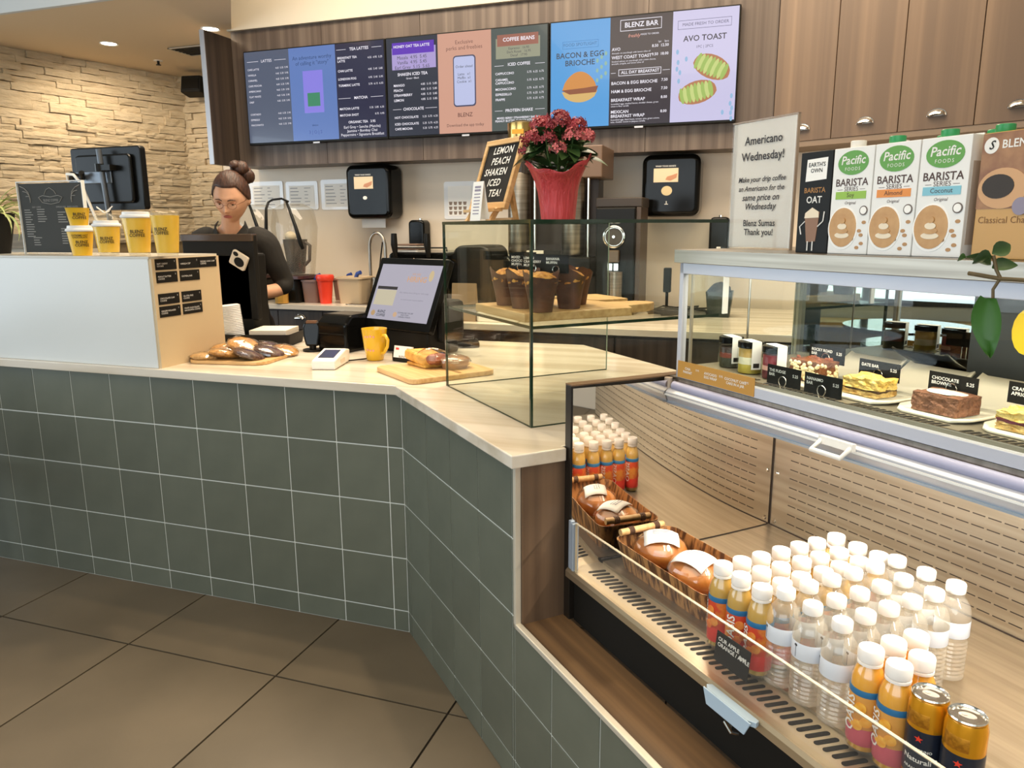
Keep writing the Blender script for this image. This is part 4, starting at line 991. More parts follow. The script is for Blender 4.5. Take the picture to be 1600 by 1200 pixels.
# cookies on their board
t = thing('cookie_board', 'round-cornered wooden board under the wrapped cookies', 'board', (-1.99, 2.46, zW), rad(8))
ob('board', B().prism(rr(-.165, .165, -.135, .135, .05), 0, .014), wpine, t, bevel=.003)
ck = {'oat': mat('oat_cookie', '#a8743c', .55, hx2='#c9964f', nscale=(45, 45, 45), bump=1.0, bscale=(90, 90, 90)), 'dark': mat('chocolate_cookie', '#3c2218', .5, hx2='#5a3524', nscale=(60, 60, 60), bump=.7, bscale=(90, 90, 90)), 'pale': mat('pale_cookie', '#b58a55', .55, hx2='#d0a870', nscale=(60, 60, 60), bump=.7, bscale=(90, 90, 90))}
wrapm = thin('cling_wrap', '#fbfaf6', .9, .12, .10)
rc = random.Random(21)
for (x_, y_, z_, k_, tx, ty), lb in zip(((-2.05, 2.37, .018, 'pale', 6, 3), (-1.975, 2.385, .030, 'oat', -14, 6), (-2.045, 2.48, .030, 'oat', -10, -6), (-1.975, 2.50, .050, 'oat', -22, 4), (-1.875, 2.40, .032, 'dark', -18, 8), (-1.925, 2.55, .034, 'dark', -8, 6), (-1.855, 2.50, .030, 'dark', -12, 10), (-1.845, 2.575, .022, 'oat', -6, 12), (-2.06, 2.555, .028, 'pale', 4, -8)),
        ('wrapped pale cookie at the front left of the board', 'wrapped oat cookie in the front middle of the board', 'wrapped oat cookie at the left, against the plinth', 'wrapped oat cookie leaning on top of the pile', 'glossy wrapped dark chocolate cookie at the front right', 'wrapped dark cookie behind the pile, below the tray', 'wrapped dark cookie at the right of the board', 'wrapped cookie at the far right end of the board', 'wrapped pale cookie at the back left of the board')):
    t = thing('wrapped_cookie', lb, 'cookie', (x_ - .035, y_, zW + z_), rot=(rad(tx) * -1, rad(ty), rc.uniform(0, 3)), group='cookies on the wooden board')
    ob('cookie', B().ell((0, 0, 0), (.062, .062, .016), 22, 8, jit=.035, rg=rc), ck[k_], t, 60)
    ob('wrap', B().ell((0, 0, .001), (.067, .066, .021), 18, 8, jit=.07, rg=rc), wrapm, t, 25)
# scanner, terminal, mug, printer, screen
t = thing('barcode_scanner', 'upright glossy black scanner on a small foot', 'scanner', (-1.835, 2.72, zW), rad(20))
ob('foot', B().cyl((0, 0, 0), .042, .008, 20), black, t, 40); ob('body', B().prismy([(-.026, .02), (.026, .02), (.034, .07), (.036, .105), (.028, .122), (-.03, .122), (-.038, .10), (-.036, .06)], -.02, .03, Matrix.Rotation(rad(-8), 4, 'X')), gloss, t, bevel=.008, seg=3)
ob('stem', B().cyl((0, 0, .005), .015, .03, 12), black, t); ob('window', B().box(-.022, .022, -.006, .018, .118, .128), mat('scan_amber', '#6e4a2c', .2), t)
t = thing('card_terminal', 'white card payment terminal lying on the worktop', 'terminal', (-1.565, 2.43, zW), rad(14))
tm = Matrix.Rotation(rad(9), 4, 'X')
ob('body', B().prismx([(-.085, 0), (.095, .004), (.10, .05), (.055, .058), (-.085, .034)], -.045, .045), mat('terminal_white', '#e9e4db', .3), t, bevel=.006, seg=3)
ob('display', B().box(-.030, .030, -.045, .045, .0470, .0492, Matrix.Translation((0, 0, .0)) @ Matrix.Rotation(rad(9.7), 4, 'X')), mat('terminal_display', '#3a3a44', .12), t)
ob('side_slot', B().box(.044, .047, -.02, .03, .014, .03), mat('slot_cream', '#d8c9b4', .4), t, bevel=.002)
ob('cable', B().tube([(.04, .08, .006), (.09, .12, .006), (.14, .18, .006), (.13, .26, .006)], .003, 6), blackm, t)
t = thing('yellow_mug', 'tall yellow mug with pink print and handle to the right', 'mug', (-1.47, 2.60, zW), rad(-20))
ob('body', B().lathe([(.030, 0), (.034, .004), (.042, .05), (.050, .125), (.046, .125), (.039, .05), (.0, .01)], 32), mat('mug_yellow', '#dcae22', .2, coat=.4), t, 50)
ob('handle', B().tube([(.045, 0, .10), (.065, 0, .102), (.078, 0, .085), (.074, 0, .06), (.055, 0, .035), (.038, 0, .03)], .0065, 8), mat('mug_yellow', '#dcae22'), t, 60)
ob('interior', B().cyl((0, 0, .10), .044, .002, 24), mat('mug_interior', '#efe9d8', .3), t)
for z_, s_ in ((.098, '• • ♥ •'), (.044, '♥ • •')): letters(t, s_.replace('♥', 'V').replace('•', 'o'), .0485 if z_ > .05 else .042, z_, .014, -1.15, mat('pink_print', '#e489b4', .5))
t = thing('receipt_printer', 'black receipt printer behind the card terminal', 'printer', (-1.72, 2.80, zW), rad(-10))
ob('body', B().prismx([(-.09, 0), (.09, 0), (.09, .155), (-.05, .155), (-.09, .12)], -.08, .08), gloss, t, bevel=.012, seg=3); ob('lid', B().prismx([(-.092, .075), (-.086, .075), (-.05, .15), (-.056, .152)], -.07, .07), black, t)
t = thing('order_screen', 'tilted customer screen with a hiring notice in a black frame', 'screen', (-1.44, 2.83, zW), rad(-20))
M_ = Matrix.Translation((.0, -.075, .115)) @ Matrix.Rotation(rad(-25), 4, 'X')
ob('housing', B().prismy(rr(-.205, .205, -.015, .298, .008), 0, .03, M_), gloss, t, bevel=.003)
scm = scr('#b3aebb', .95)
dp = ob('display', B().box(-.178, .178, -.002, 0, .022, .268, M_), scm, t)
tr = (pi / 2 - rad(25), 0, 0)
def S2(s_, x_, z_, size, m, **k): return txt(s_, size, m, dp, M_ @ Vector((x_, -.0028, z_)), tr, **k)
S2('WE ARE', .045, .226, .014, ink('#c79a7a')); S2('HIRING', .055, .203, .034, ink('#cf9f78'), off=.0008)
ob('leaf_emblem', B().prismy([(.132 + .013 * x_, .222 + .024 * y_) for x_, y_ in ring(1, 1, 12)], -.003, -.002, M_), ink('#c9b48c'), dp)
ob('dark_banner', B().box(-.165, -.045, -.003, -.002, .155, .168, M_), ink('#2c2a2c'), dp); ob('cream_notice', B().box(-.165, -.045, -.003, -.002, .085, .153, M_), ink('#c9bfa4', .95), dp)
S2('5 CUPS\nCOLLECT 5 STAMPS', -.105, .135, .010, ink('#7c7264')); S2('FREE', -.105, .11, .012, ink('#55504a'))
for z_ in (.145, .115): S2('Ask a barista about joining our team today' if z_ > .12 else 'or email us your resume anytime', .06, z_, .010, ink('#86828e'), w=.17 if z_ > .12 else .13)
S2('BLENZ\nCOFFEE', -.10, .048, .016, idk, off=.0006); ob('swirl_badge', B().prismy([(-.15 + .012 * x_, .048 + .012 * y_) for x_, y_ in ring(1, 1, 14)], -.003, -.002, M_), ink('#b8966a'), dp)
S2('DOWNLOAD THE APP\nAND START\nEARNING POINTS', .045, .048, .010, idk, w=.09); ob('swirl_badge', B().prismy([(-.015 + .011 * x_, .048 + .011 * y_) for x_, y_ in ring(1, 1, 14)], -.003, -.002, M_), ink('#c9a684'), dp)
ob('stand', B().box(-.14, .17, -.05, .13, 0, .12), blackm, t, bevel=.01)
ob('rear_body', B().box(-.14, .2, .0, .14, .05, .22), blackm, t, bevel=.02)
t = thing('card_holder', 'small black holder of white loyalty cards beside the mug', 'card holder', (-1.335, 2.60, zW), rad(-14))
ob('holder', B().box(-.055, .055, -.02, .05, 0, .035), gloss, t, bevel=.004); ob('cards', B().box(-.045, .045, -.026, -.018, .012, .058, Matrix.Rotation(rad(-12), 4, 'X')), paper, t)
txt('BLENZ', .011, inkb, t, (0, -.024, .022), (pi / 2 - rad(12), 0, 0)); ob('red_motif', B().box(-.035, -.02, -.0275, -.026, .042, .05, Matrix.Rotation(rad(-12), 4, 'X')).box(.02, .035, -.0275, -.026, .042, .05, Matrix.Rotation(rad(-12), 4, 'X')), red, t)
# sandwich board
t = thing('sandwich_board', 'light wooden cutting board with the grilled sandwich', 'board', (-1.13, 2.42, zW), rad(-38))
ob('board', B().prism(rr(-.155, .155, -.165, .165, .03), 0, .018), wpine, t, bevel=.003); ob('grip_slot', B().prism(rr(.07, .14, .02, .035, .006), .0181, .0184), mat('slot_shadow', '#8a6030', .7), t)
toast = mat('toasted_bread', '#c98a30', .5, hx2='#e5b454', nscale=(25, 25, 25), bump=.5, bscale=(80, 80, 80))
t = thing('grilled_sandwich', 'golden grilled sandwich half leaning on the cutting board', 'sandwich', (-1.185, 2.465, zW + .0185), rad(-30))
ob('bread', B().prism([(-.075, -.05), (.06, -.055), (.085, .03), (-.05, .05)], .012, .05, Matrix.Rotation(rad(6), 4, 'Y')), toast, t, bevel=.012, seg=3)
ob('bread', B().prism([(-.06, -.045), (.065, -.05), (.08, .03), (-.04, .045)], .0, .012), toast, t, bevel=.004)
ob('filling', B().ell((.07, .0, .03), (.03, .05, .02), 12, 8, jit=.2, rg=rc), mat('filling_bacon', '#9c4f2a', .4), t, 30); ob('wrap', B().ell((.04, .0, .03), (.075, .06, .036), 14, 8, jit=.06, rg=rc), wrapm, t, 20)
t = thing('dip_cup', 'round foil-wrapped pastry beside the sandwich under film', 'pastry', (-1.065, 2.45, zW + .0185))
ob('cup', B().lathe([(.045, 0), (.055, .03), (.05, .036), (.045, .03), (0, .028)], 20), mat('pastry_brown', '#a67a55', .5), t, 40); ob('wrap', B().ell((0, 0, .022), (.062, .06, .024), 14, 8, jit=.06, rg=rc), wrapm, t, 20)
t = thing('cable_tray', 'dark tray with looped cable at the back edge by the glass case', 'tray', (-1.33, 3.03, zW), rad(25))
ob('tray', B().prism(rr(-.12, .12, -.09, .09, .03), 0, .02), blackm, t, bevel=.004); ob('cable', B().tube([(.1 * math.cos(a) , .07 * math.sin(a), .028) for a in [i * pi / 8 for i in range(15)]], .005, 6), blackm, t, 60)
# ================================================================ CAFE FURNITURE BEHIND THE CAMERA'S LEFT (seen mirrored in the cake case)
tabm = mat('table_top_black', '#1e1f22', 0.12, coat=.5)
for (x_, y_), lb in (((-2.75, 1.22), 'round black cafe table mirrored largest in the cake case rear glass'), ((-3.7, 1.25), 'round black cafe table mirrored higher up in the cake case rear glass')):
    t = thing('round_table', lb, 'table', (x_, y_, 0), group='round cafe tables')
    ob('tabletop', B().cyl((0, 0, .70), .42, .025, 40), tabm, t, 40); ob('column', B().cyl((0, 0, .02), .03, .68, 14), black, t, 40); ob('foot', B().cyl((0, 0, 0), .2, .02, 24), black, t, 40)
t = thing('cafe_chair', 'black cafe chair mirrored at the left of the cake case rear glass', 'chair', (-3.1, 1.82, 0), rad(40))
ob('seat', B().prism(rr(-.21, .21, -.2, .2, .05), .44, .47), black, t); ob('backrest', B().prismy(rr(-.2, .2, .62, .9, .04), .19, .215), mat('chair_blue', '#31414c', .5), t, bevel=.005)
for x_ in (-.18, .18):
    for y_ in (-.17, .19): ob('leg', B().tube([(x_, y_, 0), (x_ * .95, y_, .45 if y_ < 0 else .72)], .012, 8), black, t)
for (x_, y_, rz_), lb in (((-4.6, .5, 2), 'black cafe chair by the side windows'), ((-4.5, 2.0, .3), 'black cafe chair near the side windows, behind the tables')):
    dup(t, (x_, y_, 0), (0, 0, rz_), lb)
t = thing('wood_bench', 'pale wood window bench under the side windows', 'bench', (-6.2, .5, 0))
ob('seat', B().box(-.22, .22, -3, 2.3, .42, .47), wpine, t); ob('front', B().box(.1, .14, -3, 2.3, 0, .42), wdark, t)

# ================================================================ REFRIGERATED CASE
ref = thing('open_cooler', 'black based steel open cooler with acrylic front guard, under the cake case', 'cooler', UV(.875, .125, .466), RZ)
Z = lambda z: z - .466
X = lambda u: u - .875
Y = lambda v: v - .125
U1 = 2.30
ob('base', B().box(X(.905), X(U1), .012, Y(.80), 0, Z(.59)), blackm, ref)
ob('end_panel', B().box(0, .026, 0, Y(.42), 0, Z(1.05)), mat('panel_black', '#1f1a15', .35), ref, bevel=.001)
ob('end_panel_top', B().box(0, .03, 0, Y(.80), Z(1.05), Z(1.053)), mat('panel_brown_edge', '#6a5037', .4), ref)
ob('end_panel', B().box(0, .026, Y(.42), Y(.80), Z(.90), Z(1.05)), mat('panel_black', '#1f1a15', .35), ref)
mirror = mat('mirror_end_wall', '#efe6da', 0.02, 1.0)
ob('mirror_wall', B().prism([(X(.9013), Y(.80)), (X(.9013), Y(.128))] + [(X(.905 + .020 * q / 48 + .0112 * 4 * (q / 48) * (1 - q / 48)), Y(.128 + .612 * q / 48)) for q in range(49)], Z(.60), Z(1.045)), mirror, ref, 30, label='mirrored inner end wall')
rimm = mat('rim_steel', '#c4b59a', 0.3, 0.9)
ob('front_rim', B().prismx([(-.012, Z(.585)), (-.012, Z(.600)), (-.006, Z(.606)), (.012, Z(.606)), (.012, Z(.585))], X(.903), X(U1)), rimm, ref)
ob('deck_plate', B().box(X(.925), X(U1), Y(.205), Y(.742), Z(.585), Z(.612)), mat('deck_steel', '#b3a692', 0.3, 0.85, hx2='#a0937f', nscale=(3, 60, 3), detail=2), ref)
ob('vent_plate', B().box(X(.903), X(U1), .012, Y(.205), Z(.590), Z(.606)), mat('vent_plate', '#c4b8a2', 0.35, .8), ref)
sl = B().prism(rr(-.0048, .0048, -.022, .022, .0045, 3), 0, .0008).mesh('slot'); sl.materials.append(blackm)
for k in range(74): ob('slot', sl, None, ref, loc=(X(.955) + k * .0178, Y(.170), Z(.6059)), rot=(0, 0, rad(-14)))
backm = mat('back_wall_steel', '#b2a692', 0.4, 0.75, hx2='#9d907c', nscale=(3, 3, 50), detail=2)
ob('back_wall', B().box(X(.925), X(U1), Y(.742), Y(.76), Z(.60), Z(1.04)), backm, ref)
sb = B()
for r_ in range(15):
    for k in range(41):
        u_ = X(.985) + k * .0322
        sb.box(u_, u_ + .0262, Y(.7415), Y(.7425), Z(.634 + r_ * .0247), Z(.6362 + r_ * .0247))
ob('slit', sb, mat('slit_dark', '#2a1f16', .8), ref, kind='stuff')
ob('base_joint', B().box(X(.925), X(U1), Y(.738), Y(.742), Z(.612), Z(.6135)), mat('slit_dark', '#2a1f16'), ref)
gz = [(X(.9055 + .020 * s_ + .0112 * 4 * s_ * (1 - s_)), Y(.128 + .612 * s_)) for s_ in [.13 + .86 * q / 24 for q in range(25)]]
ob('floor_gasket', B().tube([(x_, y_, Z(.6128)) for x_, y_ in gz], .0016, 6), mat('slit_dark', '#2a1f16'), ref)
ob('corner_gasket', B().box(X(.9255), X(.9275), Y(.7395), Y(.742), Z(.612), Z(1.035)), mat('slit_dark', '#2a1f16'), ref)
for z_ in (.76, .625): ob('screw', B().lathe([(.006, 0), (.004, .003), (0, .004)], 10, M=Matrix.Translation((X(.942), Y(.742), Z(z_))) @ Matrix.Rotation(pi / 2, 4, 'X')), chrome, ref)
ob('roof_panel', B().box(X(.903), X(U1), Y(.40), Y(.80), Z(1.035), Z(1.052)), steel, ref)
# acrylic guard
ob('front_guard', B().box(X(.935), X(U1), -.004, .001, Z(.607), Z(.727)), acryl, ref)
ob('guard_edge', B().box(X(.935), X(U1), -.0045, .0015, Z(.727), Z(.7285)).box(X(.934), X(.935), -.0045, .0015, Z(.607), Z(.7285)), edgew, ref)
ob('guard_bracket', B().box(X(.905), X(.916), -.006, .006, Z(.606), Z(.728)).box(X(.921), X(.930), -.008, .008, Z(.606), Z(.725)), mat('bracket_blue_grey', '#aebac8', .25, .4), ref, bevel=.0015)
# canopy with the rolled night blind
ob('canopy_gap', B().box(X(.93), X(U1), Y(.402), Y(.43), Z(1.040), Z(1.052)), blackm, ref)
ob('blind_roll', B().tube([(X(.935), Y(.392), Z(1.033)), (X(U1), Y(.392), Z(1.033))], .0105, 14), mat('blind_lavender', '#a6a5bd', .35), ref, 60)
ob('blind_cover', B().prismx([(Y(.372), Z(1.018)), (Y(.384), Z(1.026)), (Y(.40), Z(1.026)), (Y(.395), Z(1.000)), (Y(.382), Z(.992))], X(.925), X(U1)), mat('blind_cover', '#bfc1c8', .3, .3), ref, bevel=.002)
ob('blind_strip', B().box(X(.925), X(U1), Y(.371), Y(.374), Z(1.010), Z(1.014)), mat('strip_white', '#eceae4', .25), ref)
ob('canopy_lip', B().prismx([(Y(.382), Z(.988)), (Y(.40), Z(.995)), (Y(.40), Z(1.0)), (Y(.378), Z(.994))], X(.925), X(U1)), mat('lip_blue', '#9fb0c0', .35), ref)
h_ = B().tube([(X(1.405), Y(.365), Z(1.020)), (X(1.405), Y(.34), Z(1.005)), (X(1.47), Y(.34), Z(1.005)), (X(1.47), Y(.365), Z(1.020))], .005, 8)
h_.box(X(1.400), X(1.475), Y(.362), Y(.372), Z(1.014), Z(1.028))
ob('blind_handle', h_, white, ref, 60, label='white plastic pull handle of the blind')
ob('hinge_peg', B().cyl((X(.918), Y(.388), Z(1.012)), .010, .038, 14), mat('peg_beige', '#a39383', .4), ref, 50)
ledm = mat('cooler_led', '#fff4e0', .5, emit='#ffe9c8', es=9)
ob('light_tube', B().tube([(X(.95), Y(.425), Z(1.030)), (X(U1 - .05), Y(.425), Z(1.030))], .006, 10), ledm, ref, 60)
ob('rim_handle', B().prism([(X(1.430), -.013), (X(1.425), -.022), (X(1.435), -.030), (X(1.535), -.030), (X(1.548), -.022), (X(1.545), -.013)], Z(.596), Z(.606)).prismy([(X(1.428), Z(.606)), (X(1.438), Z(.577)), (X(1.532), Z(.577)), (X(1.546), Z(.606))], -.033, -.030), mat('handle_pale_blue', '#a9bccb', .25), ref, bevel=.001, label='pale blue plastic grip clipped on the rim')
ob('lock', B().tube([(X(1.452), .008, Z(.548)), (X(1.457), -.004, Z(.544)), (X(1.474), -.004, Z(.534)), (X(1.478), .008, Z(.530))], .0035, 8).box(X(1.458), X(1.472), -.002, .012, Z(.535), Z(.545)), chrome, ref)
lt = bpy.data.lights.new('cooler_light', 'AREA'); lt.shape = 'RECTANGLE'; lt.size = 1.3; lt.size_y = .03; lt.energy = 14; lt.color = (1.0, .90, .77)
lo = bpy.data.objects.new('cooler_light', lt); COL.objects.link(lo); lo.location = UV(1.62, .44, 1.028); lo.rotation_euler = (rad(8), 0, RZ)

# baskets and buns
bkm = mat('woodprint_basket', '#5a3820', .5, hx2='#b5824e', nscale=(90, 90, 5), detail=3, contrast=(.4, .55))


def basket(L_, W_, H_):
    o = rr(-L_ / 2, L_ / 2, -W_ / 2, W_ / 2, .03, 4); n = len(o); vs = []
    for s_, z_ in ((.88, 0), (1, H_), (.985, H_), (.87, .004)): vs += [(x_ * s_, y_ * (s_ if s_ > .95 else s_ * .97), z_) for x_, y_ in o]
    fs = [(r_ * n + k, r_ * n + (k + 1) % n, (r_ + 1) * n + (k + 1) % n, (r_ + 1) * n + k) for r_ in range(3) for k in range(n)] + [tuple(reversed(range(n))), tuple(range(3 * n, 4 * n))]
    return B().add(vs, fs)


zD = .6122
t = thing('bun_basket', 'long woodgrain paper basket holding two wrapped buns in the cooler', 'basket', UV(1.115, .305, zD), RZ)
ob('body', basket(.345, .175, .068), bkm, t, 40)
for s_ in (-1, 1):
    x_ = s_ * .162
    ob('dowel_handle', B().tube([(x_, -.07, .079), (x_, .055, .079)], .0085, 12), wpine, t, 50)
    for y_ in (-.045, .028):
        for q in range(3): ob('twine', B().lathe([(.0095, -.0022), (.0105, 0), (.0095, .0022)], 12, M=Matrix.Translation((x_, y_ + q * .005, .079)) @ Matrix.Rotation(pi / 2, 4, 'X')), mat('twine_brown', '#4f3524', .7), t)
bunm = mat('bun_crust', '#b06a2c', .35, hx2='#c98440', nscale=(14, 14, 14), coat=.3)
rb_ = random.Random(3)
b0 = thing('wrapped_bun', 'film-wrapped round bun with a white label, at the mirror end of the basket', 'bun', UV(1.025, .30, zD + .014), 0.2, group='wrapped buns in the cooler basket')
ob('bun', B().ell((0, 0, .036), (.062, .060, .038), 26, 14, jit=.01, rg=rb_), bunm, b0, 60)
ob('film', B().ell((0, 0, .037), (.066, .064, .043), 20, 12, jit=.05, rg=rb_), wrapm, b0, 20)
n = 6; vs = []; fs = []
for j in range(n + 1):
    for i in range(n + 1):
        x_ = -.040 + .080 * i / n; y_ = -.040 + .066 * j / n; q = 1 - (x_ / .067) ** 2 - (y_ / .065) ** 2
        vs.append((x_, y_, .0385 + .0435 * max(q, .05) ** .5))
for j in range(n):
    for i in range(n): fs.append((j * (n + 1) + i, j * (n + 1) + i + 1, (j + 1) * (n + 1) + i + 1, (j + 1) * (n + 1) + i))
lbx = ob('paper_label', B().add(vs, fs), paper, b0, 60); sm = lbx.modifiers.new('thick', 'SOLIDIFY'); sm.thickness = .0006; sm.offset = 1
for k in range(3): ob('text_line', B().box(-.02, .02 - .006 * k, .004 - k * .007, .006 - k * .007, .0825 - k * .0005, .0832 - k * .0005), mat('grey_print', '#8f8f96'), lbx)
dup(b0, UV(1.16, .295, zD + .014), (0, 0, rad(-30)), 'film-wrapped round bun with a white label, nearer the juice bottles')

# bottles
capm = mat('bottle_cap_white', '#f0e9e0', 0.35)
capm.node_tree.nodes['Principled BSDF'].inputs['Subsurface Weight'].default_value = 0.0
pet = thin('pet_plastic', '#fcfbf8', 0.6, 0.06, 0.03, body='#f3ece0', bodyw=0.05)
peachl = mat('peach_apple_juice', '#c29a3c', 0.15, coat=.5)
lab_red = mat('peach_label_red', '#c9482c', .35, hx2='#d98a3a', nscale=(30, 30, 30), contrast=(.45, .6))
lab_red2 = mat('label_red_band', '#cf3a30', .35); lab_blue = mat('label_blue_band', '#2f6f9e', .35)
ojm = mat('orange_juice', '#e8a413', 0.18, coat=.6)
lab_or = mat('orange_label', '#cf8f43', .35, hx2='#d9a050', nscale=(20, 20, 20)); lab_pk = mat('label_pink_band', '#bf5560', .35)


def cap(t, z, r, h):
    ob('cap', B().lathe([(r * .96, z), (r, z + .003), (r, z + h - .003), (r * .93, z + h), (0, z + h - .001)], 24), capm, t, 40)
    ob('neck_ring', B().lathe([(r * .9, z - .007), (r * .98, z - .006), (r * .98, z - .002), (r * .9, z - .001)], 20), capm if r > .016 else pet, t, 40)


def side_word(t, s_, r, z, size, m, a, off=.0009):      # word running up the label
    o = txt(s_, size, m, t, (r * math.cos(a), r * math.sin(a), z), (0, 0, 0), off=off)
    o.matrix_local = Matrix.Translation((r * math.cos(a), r * math.sin(a), z)) @ Matrix.Rotation(a + pi / 2, 4, 'Z') @ Matrix.Rotation(pi / 2, 4, 'X') @ Matrix.Rotation(pi / 2, 4, 'Z')
    return o


def juice(lb, cat, loc, liq, lab, band, grp, rz, fruit):
    t = thing(cat, lb, 'bottle', loc, rz, group=grp)
    ob('juice', B().lathe([(.019, .002), (.0228, .006), (.0228, .108), (.0222, .120), (.018, .134), (.0142, .141), (.014, .146), (0, .146)], 24), liq, t, 50)
    ob('shell', B().lathe([(.020, 0), (.0236, .005), (.0236, .110), (.023, .122), (.0186, .136), (.015, .143), (.0148, .150)], 24), pet, t, 50)
    ob('label', B().lathe([(.0238, .036), (.0240, .037), (.0240, .096), (.0238, .097)], 28), lab, t, 50)
    ob('base_band', B().lathe([(.0239, .014), (.0242, .015), (.0242, .042), (.0239, .043)], 28), band, t, 50)
    ob('blue_band', B().lathe([(.0240, .096), (.0243, .097), (.0241, .105), (.0238, .106)], 28), lab_blue, t, 50)
    cap(t, .149, .0178, .019)
    side_word(t, 'OASIS', .0248, .064, .023, inkw, rad(-128))
    for k, (a_, z_) in enumerate(((-92, .078), (-72, .056), (-100, .048), (70, .07), (95, .05))):
        a = rad(a_); d = Vector((math.cos(a), math.sin(a), 0))
        M_ = Matrix.Translation(d * .0235 + Vector((0, 0, z_))) @ d.to_track_quat('Z', 'Y').to_matrix().to_4x4()
        ob('fruit_print', B().lathe([(.0085, 0), (.0085, .0012), (0, .0018)], 14, M=M_), fruit, t, 60)
    return t


pk = mat('peach_print', '#d9622c', .4, hx2='#e8a04a', nscale=(60, 60, 60)); og = mat('orange_print', '#e8982a', .4, hx2='#f0b84e', nscale=(80, 80, 80))
ordv = ['front', 'second', 'third', 'fourth', 'fifth', 'sixth', 'seventh']; ordc = ['first', 'second', 'third']
rj = random.Random(8); j0 = None
aim = rad(-22)
for c_, u_ in enumerate((1.340, 1.392, 1.442)):
    for r_, v_ in enumerate((.204, .252, .300, .353, .402, .453, .505)):
        lb = 'peach juice bottle, %s row from the basket, %s from the front guard' % (ordc[c_], ordv[r_])
        P = UV(u_ + rj.uniform(-.0015, .0015), v_ + rj.uniform(-.0015, .0015), zD)
        rz_ = aim + rj.uniform(-.5, .5)
        if j0 is None: j0 = juice(lb, 'juice_bottle', P, peachl, lab_red, lab_red2, 'peach juice bottles in the cooler', rz_, pk)
        else: dup(j0, P, (0, 0, rz_), lb)
o0 = None
for (u_, v_), lb in (((1.668, .205), 'orange juice bottle nearest the front guard, beside the water'), ((1.669, .254), 'orange juice bottle second from the guard, beside the water'), ((1.672, .302), 'rearmost orange juice bottle, among the water bottles'),
                     ((1.716, .205), 'orange juice bottle at the front guard, left of the cans'), ((1.716, .255), 'orange juice bottle directly behind the one left of the cans')):
    P = UV(u_, v_, zD)
    if o0 is None:
        o0 = juice(lb, 'juice_bottle', P, ojm, lab_or, lab_pk, 'orange juice bottles in the cooler', aim, og); o0.scale = (1.05, 1.05, 1)
    else: dup(o0, P, (0, 0, aim + rj.uniform(-.6, .6)), lb)
# still water
prof = [(.020, .0), (.0255, .004)]
for k in range(9): prof += [(.0262, .010 + k * .009), (.0245, .0145 + k * .009)]
prof += [(.0262, .094), (.0262, .130), (.0268, .134), (.0262, .146), (.023, .160), (.0165, .172), (.0132, .177), (.013, .187)]
wb = w0 = None
watm = thin('clear_water_bottle', '#fbf9f4', 0.55, 0.08, 0.05, body='#f6f0e4', bodyw=0.16)
for r_, v_ in enumerate((.218, .273, .329, .385, .443, .502)):
    for c_, u_ in enumerate((1.484, 1.543, 1.602)):
        lb = 'clear water bottle, %s row from the peach juice, %s from the front guard' % (ordc[c_], ordv[r_])
        P = UV(u_ + rj.uniform(-.001, .001), v_, zD)
        if w0 is None:
            w0 = t = thing('water_bottle', lb, 'bottle', P, aim, group='water bottles in the cooler')
            ob('body', B().lathe(prof, 24), watm, t, 30)
            ob('label', B().lathe([(.0266, .096), (.0268, .097), (.0268, .129), (.0266, .130)], 28, a0=rad(-215), a1=rad(40)), mat('water_label', '#dfe2e8', .4), t, 50)
            ob('label_line', B().box(-.0004, .0004, -.0274, -.0266, .100, .126, Matrix.Rotation(rad(-48), 4, 'Z')), mat('grey_print', '#8f8f96'), t)
            ob('label_mark', B().lathe([(.0016, 0), (.0028, .0003), (.0016, .0006)], 10, M=Matrix.Rotation(rad(-48), 4, 'Z') @ Matrix.Translation((0, -.0268, .124)) @ Matrix.Rotation(pi / 2, 4, 'X')), inkb, t)
            cap(t, .184, .0150, .019); t.scale = (1.08, 1.08, .88)
        else: dup(w0, P, (0, 0, aim + rj.uniform(-.5, .5)), lb)
